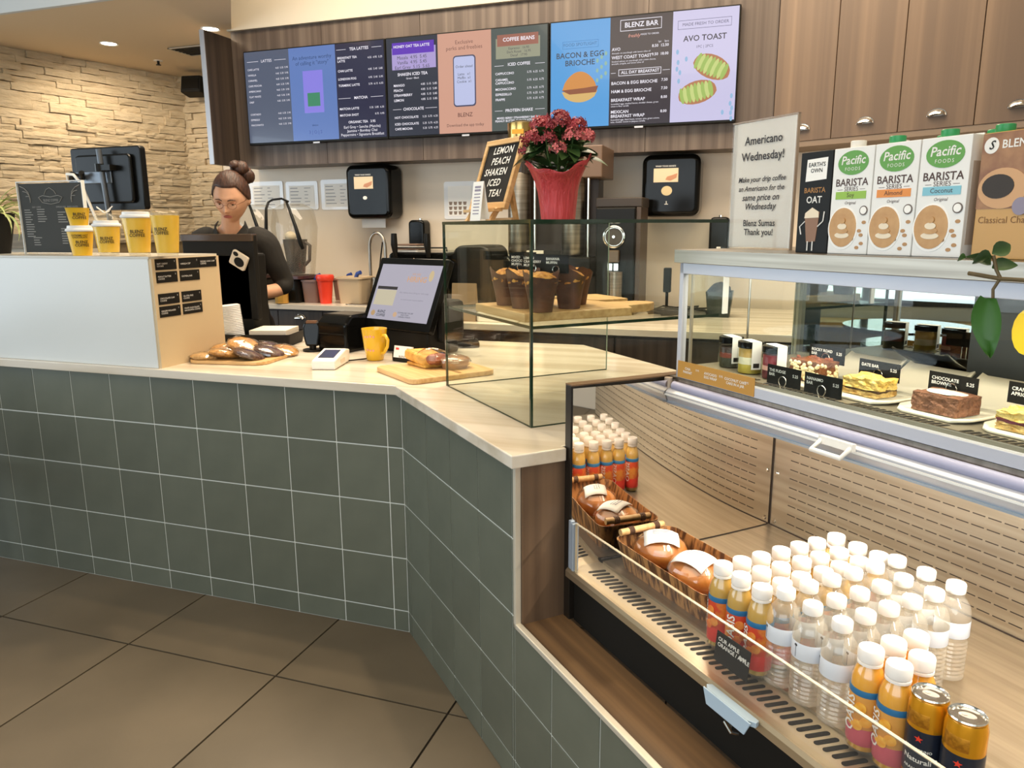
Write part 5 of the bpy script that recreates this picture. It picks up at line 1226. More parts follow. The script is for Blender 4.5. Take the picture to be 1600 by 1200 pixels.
# cans
c0 = None
foil = mat('can_orange', '#dd9a1e', .25, .6)
for (u_, v_), lb in (((1.765, .208), 'orange and navy soda can beside the orange juice'), ((1.819, .208), 'orange and navy soda can at the far right, nearest the camera')):
    P = UV(u_, v_, zD)
    if c0 is None:
        c0 = t = thing('soda_can', lb, 'can', P, aim, group='soda cans in the cooler')
        ob('body', B().lathe([(.020, 0), (.0265, .008), (.0265, .145), (.0240, .1565), (.0, .1565)], 32), foil, t, 40)
        ob('navy_label', B().lathe([(.0267, .030), (.0268, .031), (.0268, .108), (.0267, .109)], 32), mat('can_navy', '#1c2230', .3), t, 40)
        ob('grey_panel', B().lathe([(.0269, .032), (.0270, .033), (.0270, .106), (.0269, .107)], 10, a0=rad(10), a1=rad(75)), mat('can_grey', '#7b8088', .35), t, 40)
        ob('lid', B().lathe([(.0232, .158), (.0246, .161), (.0238, .163), (.0222, .160), (.0216, .156), (0, .156)], 32), chrome, t, 40)
        ob('pull_tab', B().prism([(.011 * x_, .002 + .007 * y_) for x_, y_ in ring(1, 1, 14)], .158, .1592).prism([(.004 * x_ - .004, .002 + .003 * y_) for x_, y_ in ring(1, 1, 10)], .1592, .160), steel, t)
        a = rad(-98); t.scale = (1.0, 1.0, .92)
        letters(t, 'S.PELLEGRINO', .0274, .078, .0095, a, inkw, w=.038); letters(t, 'Naturali', .0274, .060, .012, a, inkw); letters(t, 'ARANCIATA', .0274, .044, .0065, a, inkw)
        star = [((.006 if i % 2 == 0 else .0024) * math.sin(pi * i / 5), (.006 if i % 2 == 0 else .0024) * math.cos(pi * i / 5)) for i in range(10)]
        ob('star', B().prismy(star, -.0006, 0, Matrix.Rotation(a + pi / 2, 4, 'Z') @ Matrix.Translation((0, -.0270, .096))), red, t)
        ob('embossed_pattern', B().lathe([(.0267, .116), (.0269, .1165), (.0269, .138), (.0267, .1385)], 16, a0=rad(-150), a1=rad(-75)), mat('can_gold', '#c98b25', .4, .7, hx2='#a86f1c', nscale=(200, 200, 200)), t, 40)
    else: dup(c0, P, (0, 0, aim + .1), lb)
price_tag(UV(1.442, .137, .614), RZ, .085, .056, 'OUR APPLE\nORANGE / APPLE', '3.95', 'grey price card for the juices inside the front guard', 'price cards in the cooler', wire=False, fs=.0105, tilt=rad(-6))

# ================================================================ CAKE CASE
cc = thing('cake_case', 'refrigerated glass cake case with pale frame and steel top on the cooler', 'display case', UV(.93, .40, 1.0525), RZ)
ZC = lambda z: z - 1.0525
Lc = U1 - .93
lav = mat('frame_pale_lavender', '#c3c4cc', .35, .2)
ob('frame_post', B().box(0, .013, 0, .016, 0, ZC(1.325)), lav, cc, bevel=.001)
ob('frame_rail', B().box(0, Lc, 0, .016, ZC(1.300), ZC(1.325)), lav, cc, bevel=.001); ob('frame_rail', B().box(0, Lc, 0, .016, 0, .022), lav, cc, bevel=.001)
ob('steel_top', B().box(-.008, Lc, -.012, .43, ZC(1.325), ZC(1.3555)), steelv, cc, bevel=.001)
ob('rear_post', B().box(0, .016, .372, .40, 0, ZC(1.325)), mat('rear_post_olive', '#8f8a72', .4, .4), cc)
ob('end_rail', B().box(0, .013, .016, .372, ZC(1.308), ZC(1.325)).box(0, .013, .016, .372, 0, .02), lav, cc)
ob('inner_post', B().box(.018, .024, .02, .026, .02, ZC(1.32)), mat('inner_post', '#b8ad98', .3, .7), cc)
ob('shelf_standard', B().box(.014, .018, .12, .135, ZC(1.20), ZC(1.32)), white, cc)
ob('end_pane', B().box(.004, .008, .016, .372, .02, ZC(1.31)), glass, cc); ob('front_pane', B().box(.013, Lc, .004, .009, .022, ZC(1.30)), glass, cc)
ob('cross_wire', B().tube([(.02, .20, .02), (.02, .20, ZC(1.32))], .0025, 6), steel, cc)
refl = bpy.data.materials.new('tinted_reflective_glass'); refl.use_nodes = True
b_ = refl.node_tree.nodes['Principled BSDF']; b_.inputs['Base Color'].default_value = lin('#a9adab'); b_.inputs['Metallic'].default_value = 1.0; b_.inputs['Roughness'].default_value = .01
ob('rear_door', B().box(.016, .60, .384, .390, .03, ZC(1.30)), refl, cc, label='reflective sliding rear door'); ob('rear_door', B().box(.59, Lc, .392, .398, .03, ZC(1.30)), refl, cc)
ob('rear_rail', B().box(.016, Lc, .374, .40, .02, .036).box(.016, Lc, .378, .40, ZC(1.298), ZC(1.325)), mat('rear_rail', '#9a927c', .35, .4), cc)
ob('floor_tray', B().box(.013, Lc, .016, .374, .016, .0285), mat('case_floor', '#8a8270', .4, .4), cc)
sl2 = B().prism([(-.003, -.011), (.005, -.011), (.003, .011), (-.005, .011)], 0, .0006).mesh('slot'); sl2.materials.append(blackm)
for k in range(62):
    if k % 16 in (14, 15): continue
    ob('slot', sl2, None, cc, loc=(.05 + k * .0135, .036, .0286), rot=(0, 0, rad(-20)))
ob('front_bead', B().tube([(.013, .020, .0275), (Lc, .020, .0275)], .003, 8), chrome, cc)
bbd = ob('black_board', B().box(.475, Lc, .366, .372, .03, ZC(1.285)), mat('board_dark', '#2b2c29', .4), cc)
ob('tulip_print', B().prismy([(.585 + .03 * x_, .155 + .045 * y_) for x_, y_ in ring(1, 1, 16)], .365, .366), mat('tulip_yellow', '#f0cb1c', .5), bbd)
ob('price_strip', B().box(.008, .262, -.0015, .0, .002, .042), mat('strip_ochre', '#bd8a3a', .4), cc, label='ochre price strip along the front rail')
ps = cc
for x_, s_ in ((.045, 'CHIA\nPARFAIT'), (.125, 'AVOCADO\nEGG WRAP'), (.205, 'COCONUT CAKE\nCAKE IN A JAR')): txt(s_, .0085, inkw, cc, (x_, -.002, .022), off=.0003, name='strip_lettering'); txt('8.95', .007, inkw, cc, (x_ + .035, -.002, .028), name='strip_lettering')
cl = bpy.data.lights.new('cake_case_light', 'AREA'); cl.shape = 'RECTANGLE'; cl.size = 1.2; cl.size_y = .03; cl.energy = 4.5; cl.color = (1, .9, .74)
co = bpy.data.objects.new('cake_case_light', cl); COL.objects.link(co); co.location = UV(1.6, .44, 1.318); co.rotation_euler = (rad(8), 0, RZ)
zC = 1.0525 + .0287
# jars
layers = [((0, .022, '#3a3a2c'), (.022, .034, '#7a3a2a'), (.034, .048, '#3c2a22')), ((0, .020, '#b9a544'), (.020, .036, '#e8dfc4'), (.036, .056, '#c9a25a')), ((0, .018, '#5e2028'), (.018, .028, '#d9a396'), (.028, .052, '#8a2e38'))]
for (u_, v_), ly, lb in zip(((1.005, .50), (1.085, .485), (1.160, .485)), layers, ('leftmost cake jar with dark chocolate layers', 'middle cake jar with yellow crumb and cream layers', 'rightmost cake jar with red berry layers')):
    t = thing('cake_jar', lb, 'jar', UV(u_, v_, zC), RZ - .3, group='cake jars in the case')
    for a_, b__, c_ in ly: ob('cake_layer', B().cyl((0, 0, a_ + .002), .0255, b__ - a_, 20), mat('layer_' + c_[1:], c_, .5, hx2=c_, nscale=(40, 40, 40), bump=.4), t, 40)
    ob('glass', B().lathe([(.026, 0), (.0285, .003), (.0285, .055), (.025, .060)], 24), glass, t, 50)
    ob('lid', B().lathe([(.027, .058), (.0285, .059), (.0285, .072), (0, .073)], 24), gloss, t, 40)
    ob('paper_seal', B().box(-.022, .024, -.012, .012, .0732, .0742).box(.0292, .0302, -.011, .011, .012, .074).box(.024, .0302, -.011, .011, .0732, .0742), paper, t)
    ob('barcode', B().box(.0302, .0306, -.007, .007, .016, .026), inkb, t)
# plates with bars
plm = mat('cream_plate', '#efe6cf', .2, coat=.4)
rp = random.Random(15)


def plate(u0, lb):
    t = thing('plate', lb, 'plate', UV(u0 + .07, .585, zC), RZ, group='cream plates in the cake case')
    n = 10; vs = []; fs = []
    for j in range(n + 1):
        y_ = -.13 + .26 * j / n; s_ = max(0, (y_ - .03) / .1); w_ = .07 - (.018 * ((-.09 - y_) / .04) ** 2 if y_ < -.09 else 0)
        z_ = .006 + .035 * s_ * s_
        vs += [(-w_, y_, z_ + .004), (-w_ * .85, y_, z_), (w_ * .85, y_, z_), (w_, y_, z_ + .004)]
    for j in range(n):
        for k in range(3): fs.append((j * 4 + k, j * 4 + k + 1, j * 4 + 5 + k, j * 4 + 4 + k))
    o = ob('dish', B().add(vs, fs), plm, t, 60); m_ = o.modifiers.new('thick', 'SOLIDIFY'); m_.thickness = .005; m_.offset = -1
    return t


for u0, lb in ((1.165, 'cream plate under the rocky road bar'), (1.315, 'cream plate under the date bar'), (1.470, 'cream plate under the chocolate brownie'), (1.625, 'cream plate under the cranberry apricot bar')): plate(u0, lb)


def bar(nm, lb, u_, v_, w_, d_, h_, parts, rz=0.0):
    t = thing(nm, lb, 'cake', UV(u_, v_, zC + .0075), RZ + rz, group='cake bars in the case')
    for pn_, z0, z1, m_, j_ in parts:
        nx, ny, nz = 10, 7, 3; b = B(); vs = []; idx = {}
        bmx = bmesh.new(); bmesh.ops.create_cube(bmx, size=1.0); bmesh.ops.subdivide_edges(bmx, edges=bmx.edges[:], cuts=5, use_grid_fill=True)
        for v in bmx.verts:
            v.co = Vector((v.co.x * w_, v.co.y * d_, z0 + (v.co.z + .5) * (z1 - z0)))
            v.co += Vector((rp.uniform(-j_, j_), rp.uniform(-j_, j_), rp.uniform(-j_, j_) if v.co.z > z0 + 1e-4 else 0))
        me = bpy.data.meshes.new(pn_); bmx.to_mesh(me); bmx.free(); me.materials.append(m_)
        ob(pn_, me, None, t, bevel=.001)
    return t


choc = mat('brownie_crumb', '#6a4430', .7, hx2='#8f6248', nscale=(60, 60, 60), bump=.8, bscale=(120, 120, 120))
oat = mat('oat_crumb', '#b08a48', .7, hx2='#d9bd7c', nscale=(70, 70, 70), bump=1, bscale=(110, 110, 110))
oaty = mat('yellow_crumb', '#d9b04e', .7, hx2='#efd384', nscale=(60, 60, 60), bump=1, bscale=(110, 110, 110))
t = bar('rocky_road_bar', 'rocky road bar with pale marshmallow pieces, first cake from the jars', 1.235, .520, .078, .055, .05, [('chocolate_body', 0, .043, mat('rocky_choc', '#6a3d24', .45, hx2='#8a5634', nscale=(50, 50, 50)), .002)])
nutm = mat('marshmallow_nut', '#ecdcae', .6)
for k in range(70):
    f_ = rp.random()
    if f_ < .55: p = (rp.uniform(-.037, .037), -.0285, rp.uniform(.005, .04))
    elif f_ < .8: p = (.0395, rp.uniform(-.025, .025), rp.uniform(.005, .04))
    else: p = (rp.uniform(-.036, .036), rp.uniform(-.026, .026), .0445)
    ob('nut_piece', B().ell(p, (rp.uniform(.004, .007), rp.uniform(.003, .004), rp.uniform(.003, .006)), 6, 4), nutm if f_ < .8 else mat('cocoa_piece', '#8a4a2a', .4), t)
bar('date_bar', 'yellow crumble date bar with a dark seam, second cake from the jars', 1.385, .505, .080, .055, .03, [('crumb_base', 0, .010, oat, .0018), ('date_filling', .009, .014, mat('date_dark', '#4a3320', .5), .0012), ('crumb_top', .013, .033, oaty, .003)])
t = bar('chocolate_brownie', 'chocolate brownie with white drizzle, third cake from the jars', 1.545, .500, .085, .062, .03, [('brownie', 0, .033, choc, .0014)])
ob('white_drizzle', B().ell((0, 0, .034), (.034, .022, .0025), 16, 6, jit=.15, rg=rp), mat('white_icing', '#efe6d4', .3), t, 60)
bar('cranberry_apricot_bar', 'oat bar with red cranberry seam, cake at the right edge of the photo', 1.690, .495, .075, .055, .03, [('oat_base', 0, .013, oat, .0015), ('cranberry_filling', .012, .018, mat('cranberry', '#6a2030', .4), .0015), ('crumb_top', .017, .031, oaty, .0025)])
for (u_, v_, s_, p_, z_), lb in zip(((1.235, .555, 'ROCKY ROAD\nBAR', '5.25', 1.104), (1.370, .548, 'DATE BAR', '5.25', 1.092), (1.522, .548, 'CHOCOLATE\nBROWNIE', '5.25', 1.092), (1.665, .548, 'CRANBERRY\nAPRICOT BAR', '5.25', 1.098)),
                                      ('black tag reading rocky road bar', 'black tag reading date bar', 'black tag reading chocolate brownie', 'black tag reading cranberry apricot, cut by the photo edge')):
    price_tag(UV(u_, v_, z_), RZ, .092, .036, s_, p_, lb, 'black tags standing in the cakes', fs=.0085)
for (u_, s_), lb in zip(((1.245, 'THE FUDGE\nBAR'), (1.345, 'NANAIMO\nBAR')), ('black tag in front of the red berry jar', 'black tag in front of the rocky road bar')):
    price_tag(UV(u_, .425, zC - .014), RZ, .090, .040, s_, '5.25', lb, 'black tags along the front of the cake case', fs=.0085)

# ---------------------------------------------------------------- on the steel top
zS2 = 1.3558
t = thing('poster_stand', 'white Americano Wednesday notice in a clear acrylic stand', 'sign', UV(1.035, .535, zS2), RZ)
ob('acrylic', B().box(-.098, .098, -.003, -.001, 0, .285).box(-.098, .098, .003, .005, 0, .285).box(-.098, .098, -.03, .03, 0, .003), acryl, t)
ob('edge', B().box(-.099, .099, -.003, .005, .283, .2855).box(.0965, .099, -.003, .005, 0, .285), mat('acryl_edge_brown', '#a8917a', .2), t)
sh = ob('sheet', B().box(-.095, .0955, -.001, .003, .004, .281), paper, t)
gi = mat('grey_ink', '#37363a', .6)
for s_, z_, sz, k_ in (('Americano', .240, .037, 0), ('Wednesday!', .205, .037, 0), ('Make your drip coffee', .155, .020, .25), ('an Americano for the', .135, .020, .25), ('same price on', .115, .020, .25), ('Wednesday', .095, .020, .25), ('Blenz Sumas', .058, .020, 0), ('Thank you!', .038, .020, 0)):
    txt(s_, sz, gi, sh, (.002, -.0033, z_), off=.0003 if sz < .03 else .0006, shear=k_, w={.037: .130 if 'W' in s_ else .115}.get(sz, None) or {'Make your drip coffee': .145, 'an Americano for the': .14}.get(s_))
# cartons
cw1 = mat('carton_white', '#e6e4de', .35)


def carton(nm, lb, u0, w_, front, v_=.44, d_=.063, h_=.190, rz=0.0, capc=None, capx=.0, grp='milk cartons on the cake case'):
    t = thing(nm, lb, 'carton', UV(u0 + w_ / 2, v_, zS2), RZ + rz, group=grp)
    ob('body', B().box(-w_ / 2 + .0006, w_ / 2 - .0006, 0, d_, 0, h_), front, t, bevel=.001)
    ob('top_seam', B().box(-w_ / 2 + .003, w_ / 2 - .003, d_ / 2 - .001, d_ / 2 + .001, h_, h_ + .003), front, t)
    if capc is not None: ob('cap', B().lathe([(.0125, h_), (.0135, h_ + .002), (.0135, h_ + .012), (.0125, h_ + .013), (0, h_ + .013)], 20, (capx, d_ * .38, 0)), capc, t, 40)
    return t


capg = mat('cap_green', '#2f8f52', .35); capw = mat('cap_white', '#e2ddd2', .4)
lt_ = mat('latte_print', '#b98a52', .4, hx2='#c99c64', nscale=(40, 40, 40)); lt2 = mat('latte_foam', '#ecdcc0', .5); cupw = mat('cup_print_white', '#f4f1ea', .4)
gov = mat('label_green_oval', '#5c9a3c', .4)


def disc(nm, x_, z_, rx, rz_, m_, y_, t, n=28): return ob(nm, B().prismy([(x_ + a * rx, z_ + b * rz_) for a, b in ring(1, 1, n)], y_, y_ + .0006), m_, t)


for k, (nm, lb, u0, w_, flavour, fc, capc, capx) in enumerate((('soy_carton', 'white soy barista carton with light green band and white cap', 1.317, .088, 'Soy', '#8fb83a', capw, -.012), ('almond_carton', 'white almond barista carton with orange band and green cap', 1.406, .087, 'Almond', '#e08a34', capg, -.02), ('coconut_carton', 'white coconut barista carton with light blue band and green cap', 1.494, .087, 'Coconut', '#7fbccb', capg, -.012))):
    t = carton(nm, lb, u0, w_, cw1, capc=capc, capx=capx)
    disc('oval_badge', .0, .163, .033, .0215, gov, -.0006, t)
    txt('Pacific', .021, inkw, t, (0, -.0009, .167), shear=.15, off=.0004, w=.052); txt('FOODS', .0085, inkw, t, (0, -.0009, .152), kern=1.3)
    txt('BARISTA', .019, mat('brown_ink', '#4f3832', .5), t, (0, -.0004, .128), off=.0006, w=.070); txt('— SERIES —', .0075, mat('brown_ink', '#4f3832'), t, (0, -.0004, .1165), w=.06)
    fb_ = ob('flavour_band', B().box(-.033, .033, -.0008, 0, .099, .1125), mat('band_' + flavour, fc, .4), t)
    txt(flavour, .011, mat('brown_ink', '#4f3832'), fb_, (0, -.0011, .1058)); txt('Original', .0075, mat('brown_ink', '#4f3832'), t, (0, -.0004, .092), shear=.2)
    disc('cup_picture', -.012, .047, .033, .039, cupw, -.0006, t, 32); disc('latte_picture', -.012, .048, .030, .0355, lt_, -.0012, t, 32)
    for q, (rx, zz) in enumerate(((.016, .034), (.013, .042), (.010, .050), (.006, .060))): disc('foam_art', -.012, zz, rx, .0055, lt2 if q % 2 == 0 else lt_, -.0018 - q * .0004, t, 20)
    disc('round_seal', .031, .078, .0085, .0085, mat('seal_brown', '#6b5f58', .5), -.0012, t, 20); disc('round_seal', .031, .078, .0065, .0065, cupw, -.0018, t, 20)
    for q in range(7): disc('nut_print', .022 + .012 * math.sin(q * 2.3), .012 + q * .0075, .0045, .0032, mat('nut_print', '#b58a5c', .5), -.0006, t, 10)
    ob('side_print', B().box(w_ / 2 - .0006, w_ / 2 - .0001, .008, .055, .02, .15), mat('side_text', '#b8a898', .5), t)
t = carton('oat_carton', 'dark oat drink carton with white torn-edge logo, beside the poster stand', 1.238, .078, mat('carton_black', '#1c1c1b', .45, spec=.2))
ob('white_patch', B().prismy([(-.024, .135), (.026, .138), (.027, .178), (-.022, .176)], -.0006, 0), cupw, t); txt("EARTH'S\nOWN", .0135, inkb, t, (.002, -.0009, .160), off=.0005, w=.040)
txt('BARISTA', .0135, mat('ink_tan', '#a9773c', .5), t, (.0, -.0004, .118), off=.0005); txt('OAT', .018, inkw, t, (0, -.0004, .100), off=.0009)
ob('glass_picture', B().prismy([(-.020, .075), (.016, .078), (.010, .022), (-.012, .020)], -.0008, 0), mat('latte_glass', '#8a6244', .4), t); ob('foam_picture', B().prismy([(-.020, .066), (-.018, .076), (-.002, .086), (.014, .078), (.015, .067)], -.0012, -.0008), mat('latte_foam', '#ecdcc0'), t)
for nm_, pp in (('arm_picture', [(-.018, -.0012, .06), (-.03, -.0012, .05), (-.026, -.0012, .035)]), ('arm_picture', [(.014, -.0012, .05), (.026, -.0012, .06), (.028, -.0012, .078)]), ('leg_picture', [(-.008, -.0012, .022), (-.008, -.0012, .004)]), ('leg_picture', [(.004, -.0012, .022), (.004, -.0012, .004)])): ob(nm_, B().tube(pp, .0012, 5), cupw, t)
t = carton('chai_carton', 'brown and gold classical chai carton at the right edge', 1.594, .092, mat('carton_gold', '#c2934c', .35), h_=.188, capc=capg, capx=-.03, rz=rad(-6))
ob('brown_field', B().box(-.0455, .0455, -.0006, 0, .075, .187), mat('chai_brown', '#7a4c30', .4, hx2='#a87a50', nscale=(22, 22, 22)), t)
disc('bowl_picture', -.005, .105, .040, .030, mat('bowl_wood', '#c99a6a', .4), -.0012, t, 30); disc('spice_picture', -.012, .108, .026, .018, mat('spice_dark', '#38322e', .6), -.0018, t, 24)
disc('swirl_badge', -.030, .169, .012, .012, inkw, -.0012, t, 22); txt('S', .018, inkb, t, (-.030, -.0016, .169), shear=.3, off=.0008); txt('BLENZ', .017, inkw, t, (.012, -.0010, .169), off=.0008)
disc('round_seal', .028, .078, .013, .013, mat('seal_purple', '#8d8596', .5), -.0024, t, 22); txt('Classical Chai', .0125, mat('ink_brown', '#7a5226', .5), t, (0, -.0004, .058), w=.078)
for k, (u0, capc, lb) in enumerate(((1.327, capw, 'second white soy carton directly behind the front one'), (1.412, capg, 'white carton behind the almond carton, green cap'), (1.500, capg, 'white carton behind the coconut carton, green cap'))):
    carton('milk_carton', lb, u0, .087, cw1, v_=.512, capc=capc, capx=.012, grp='cartons in the second row on the cake case')
t = carton('milk_carton', 'gold carton behind the chai carton, green cap', 1.60, .087, mat('carton_gold', '#c2934c'), v_=.515, capc=capg, capx=.0, grp='cartons in the second row on the cake case')
# trailing pothos
po = thing('pothos_vine', 'trailing pothos vine with one big hanging leaf before the cake case', 'plant', UV(2.08, .46, zS2))
wo = Vector(po.location)
def Q(u, v, z): return UV(u, v, z) - wo
ob('pot', B().lathe([(.05, 0), (.075, .11), (.08, .12), (.07, .12), (0, .10)], 24), mat('pot_grey', '#c8c4bc', .4), po, 40)
stm = mat('vine_stem', '#5a4a2c', .5)
ob('stem', B().tube([(0, 0, .11), Q(2.05, .36, 1.47), Q(1.98, .28, 1.40), Q(1.88, .25, 1.345), Q(1.80, .25, 1.339), Q(1.765, .25, 1.339), Q(1.74, .25, 1.342), Q(1.722, .25, 1.344)], .0028, 8), stm, po, 60)
ob('stem', B().tube([Q(1.765, .25, 1.339), Q(1.758, .25, 1.35), Q(1.752, .25, 1.368)], .0022, 8), stm, po, 60)
ob('stem', B().tube([Q(1.764, .25, 1.339), Q(1.758, .248, 1.325), Q(1.7605, .246, 1.314)], .002, 8).tube([Q(1.752, .25, 1.365), Q(1.735, .25, 1.368), Q(1.716, .25, 1.364)], .0012, 6), stm, po, 60)
vs = []; fs = []; nn = 12
for i in range(nn + 1):                                      # heart-shaped blade hanging down
    s_ = i / nn; z_ = -s_ * .078; wl_ = .0245 * (math.sin(pi * min(1, .12 + s_ * .88)) ** .75) * (1 - .25 * s_); wr_ = wl_ * .55; x0 = .008 * s_
    vs += [(x0 - wl_, -.004 * math.cos(s_ * 3) - .006, z_ + .004 * (1 - s_)), (x0 - wl_ * .5, -.004, z_), (x0, 0, z_), (x0 + wr_, -.006, z_)]
for i in range(nn):
    for k in range(3): fs.append((i * 4 + k, i * 4 + 4 + k, i * 4 + 5 + k, i * 4 + 1 + k))
o = ob('leaf', B().add(vs, fs), mat('pothos_leaf', '#2f5a1c', .4, hx2='#3c6a24', nscale=(30, 30, 12)), po, 60, loc=Q(1.757, .246, 1.314), rot=(0, 0, rad(-10)))
sl_ = leaf_mesh(.030, .021, .5).mesh('leaf', 60); sl_.materials.append(dkg)
for P_, r_ in ((Q(1.752, .25, 1.352), (.9, -.3, rad(0))), (Q(1.750, .25, 1.356), (.9, -.5, rad(150))), (Q(1.751, .249, 1.366), (1.0, .1, rad(200))), (Q(1.75, .25, 1.37), (1.2, -.5, rad(20)))):
    ob('leaf', sl_, None, po, loc=P_, rot=r_)
s2 = leaf_mesh(.018, .012, .5).mesh('leaf', 60); s2.materials.append(green); ob('leaf', s2, None, po, loc=Q(1.716, .25, 1.364), rot=(1.1, 0, rad(215)))
# ================================================================ THE BARISTA
def limb(b, pts, n=16):
    """closed tapering limb through (point, radius or (rx, ry)) stations"""
    P = [Vector(p[0]) for p in pts]; Rr = [p[1] if isinstance(p[1], tuple) else (p[1], p[1]) for p in pts]
    C_ = []; K = []
    for i in range(len(P) - 1):
        a0, a1, a2, a3 = P[max(i - 1, 0)], P[i], P[i + 1], P[min(i + 2, len(P) - 1)]
        for q in range(6):
            t_ = q / 6; C_.append(.5 * ((2 * a1) + (a2 - a0) * t_ + (2 * a0 - 5 * a1 + 4 * a2 - a3) * t_ * t_ + (3 * a1 - a0 - 3 * a2 + a3) * t_ ** 3))
            e_ = t_ * t_ * (3 - 2 * t_); K.append((Rr[i][0] * (1 - e_) + Rr[i + 1][0] * e_, Rr[i][1] * (1 - e_) + Rr[i + 1][1] * e_))
    C_.append(P[-1]); K.append(Rr[-1])
    d0 = (C_[1] - C_[0]).normalized(); d1 = (C_[-1] - C_[-2]).normalized()      # rounded ends
    pre = [(C_[0] - d0 * (K[0][1] * math.sin(t_)), math.cos(t_)) for t_ in (1.5, 1.15, .75, .35)]
    post = [(C_[-1] + d1 * (K[-1][1] * math.sin(t_)), math.cos(t_)) for t_ in (.35, .75, 1.15, 1.5)]
    C2 = [p for p, _ in pre] + C_ + [p for p, _ in post]; K2 = [(K[0][0] * c, K[0][1] * c) for _, c in pre] + K + [(K[-1][0] * c, K[-1][1] * c) for _, c in post]
    vs = []; fs = []; N3 = len(C2)
    for i, p in enumerate(C2):
        d = (C2[min(i + 1, N3 - 1)] - C2[max(i - 1, 0)]).normalized()
        ax_ = Vector((1, 0, 0)); ax_ = (ax_ - d * ax_.dot(d))
        ax_ = ax_.normalized() if ax_.length > .25 else (Vector((0, 0, 1)) - d * d.z).normalized()
        bx_ = d.cross(ax_)
        for k in range(n):
            t_ = 2 * pi * k / n; vs.append(p + ax_ * (K2[i][0] * math.cos(t_)) + bx_ * (K2[i][1] * math.sin(t_)))
    for i in range(N3 - 1):
        for k in range(n): fs.append((i * n + k, i * n + (k + 1) % n, (i + 1) * n + (k + 1) % n, (i + 1) * n + k))
    fs.append(tuple(reversed(range(n)))); fs.append(tuple((N3 - 1) * n + k for k in range(n)))
    b.add(vs, fs); return b


def voxel(mesh, size, smooth_it=4):
    o = bpy.data.objects.new('tmp', mesh); COL.objects.link(o)
    rm = o.modifiers.new('remesh', 'REMESH'); rm.mode = 'VOXEL'; rm.voxel_size = size; rm.use_smooth_shade = True
    cs = o.modifiers.new('smooth', 'SMOOTH'); cs.factor = .5; cs.iterations = smooth_it
    bpy.context.view_layer.update(); out = bpy.data.meshes.new_from_object(o.evaluated_get(bpy.context.evaluated_depsgraph_get())); bpy.data.objects.remove(o)
    out.materials.clear(); return out


def join(ms):
    b = B()
    for m_, M_ in ms: b.add([v.co for v in m_.vertices], [tuple(p.vertices) for p in m_.polygons], M_)
    return b.mesh('joined')


gauss = lambda x, y, cx_, cy_, sx, sy: math.exp(-((x - cx_) / sx) ** 2 - ((y - cy_) / sy) ** 2)


def head_point(a, t):                              # a: angle round the head (0 = face), t: latitude
    dx, dy, dz = math.sin(a) * math.cos(t), -math.cos(a) * math.cos(t), math.sin(t)
    x, y, z = .080 * dx, .098 * dy, .128 * dz
    if z < 0:
        k = (-z / .128); x *= 1 - .38 * k ** 1.6
        if y > 0: y *= 1 - .45 * k ** .8
    if y < 0:
        f_ = min(1, -y / .06); s_ = 0
        s_ -= .010 * (gauss(x, z, -.031, .004, .017, .012) + gauss(x, z, .031, .004, .017, .012))
        s_ += .006 * gauss(x, z, 0, .028, .05, .010)
        s_ += .024 * gauss(x, z, 0, -.034, .010, .012) + .014 * gauss(x, z, 0, -.012, .008, .02) + .006 * (gauss(x, z, -.012, -.038, .007, .006) + gauss(x, z, .012, -.038, .007, .006))
        s_ += .007 * gauss(x, z, 0, -.062, .022, .006) + .007 * gauss(x, z, 0, -.073, .018, .006) - .004 * gauss(x, z, 0, -.0675, .02, .002)
        s_ += .010 * gauss(x, z, 0, -.100, .022, .014) + .005 * (gauss(x, z, -.042, -.03, .02, .02) + gauss(x, z, .042, -.03, .02, .02))
        y -= s_ * f_
    return (x, y, z)


def head_surface(fn, a0, a1, na, t0, t1, nt_, off=0.0):
    vs = []; fs = []
    for j in range(nt_ + 1):
        for i in range(na + 1):
            a = a0 + (a1 - a0) * i / na; t_ = t0 + (t1 - t0) * j / nt_; p = Vector(fn(a, t_)); vs.append(p * (1 + off))
    for j in range(nt_):
        for i in range(na): fs.append((j * (na + 1) + i, j * (na + 1) + i + 1, (j + 1) * (na + 1) + i + 1, (j + 1) * (na + 1) + i))
    return B().add(vs, fs)


skinm = mat('skin', '#cb9a7a', .5, hx2='#d2a283', nscale=(20, 20, 20)); skinm.node_tree.nodes['Principled BSDF'].inputs['Subsurface Weight'].default_value = .05
hairm = mat('dark_brown_hair', '#2c1a12', .5, hx2='#4a2d1e', nscale=(160, 30, 30), detail=2, bump=.4, bscale=(200, 40, 40))
shirtm = mat('black_cotton', '#1b1916', .85, hx2='#24211d', nscale=(12, 12, 12), bump=.3, bscale=(18, 18, 18))
pr = thing('person', 'barista in black shirt and glasses, hair in a bun, looking down at the till', 'person', (-2.80, 3.47, 0), rad(28))
HM = Matrix.Translation((.036, -.172, 1.572)) @ Matrix.Rotation(rad(-10), 4, 'Z') @ Matrix.Rotation(rad(24), 4, 'X') @ Matrix.Rotation(rad(4), 4, 'Y') @ Matrix.Diagonal((1.07, 1.04, 1.0, 1))
hm = head_surface(head_point, -pi, pi, 72, -pi / 2, pi / 2, 60).mesh('head')
bb = B()
limb(bb, [((0, 0, .90), (.145, .105)), ((0, -.01, 1.08), (.125, .09)), ((0, -.04, 1.24), (.15, .10)), ((0, -.06, 1.35), (.13, .075)), ((.002, -.085, 1.395), (.07, .055))])
limb(bb, [((.002, -.085, 1.37), .055), ((.012, -.125, 1.45), .046), ((.024, -.16, 1.53), .046), ((.026, -.155, 1.58), .05)])
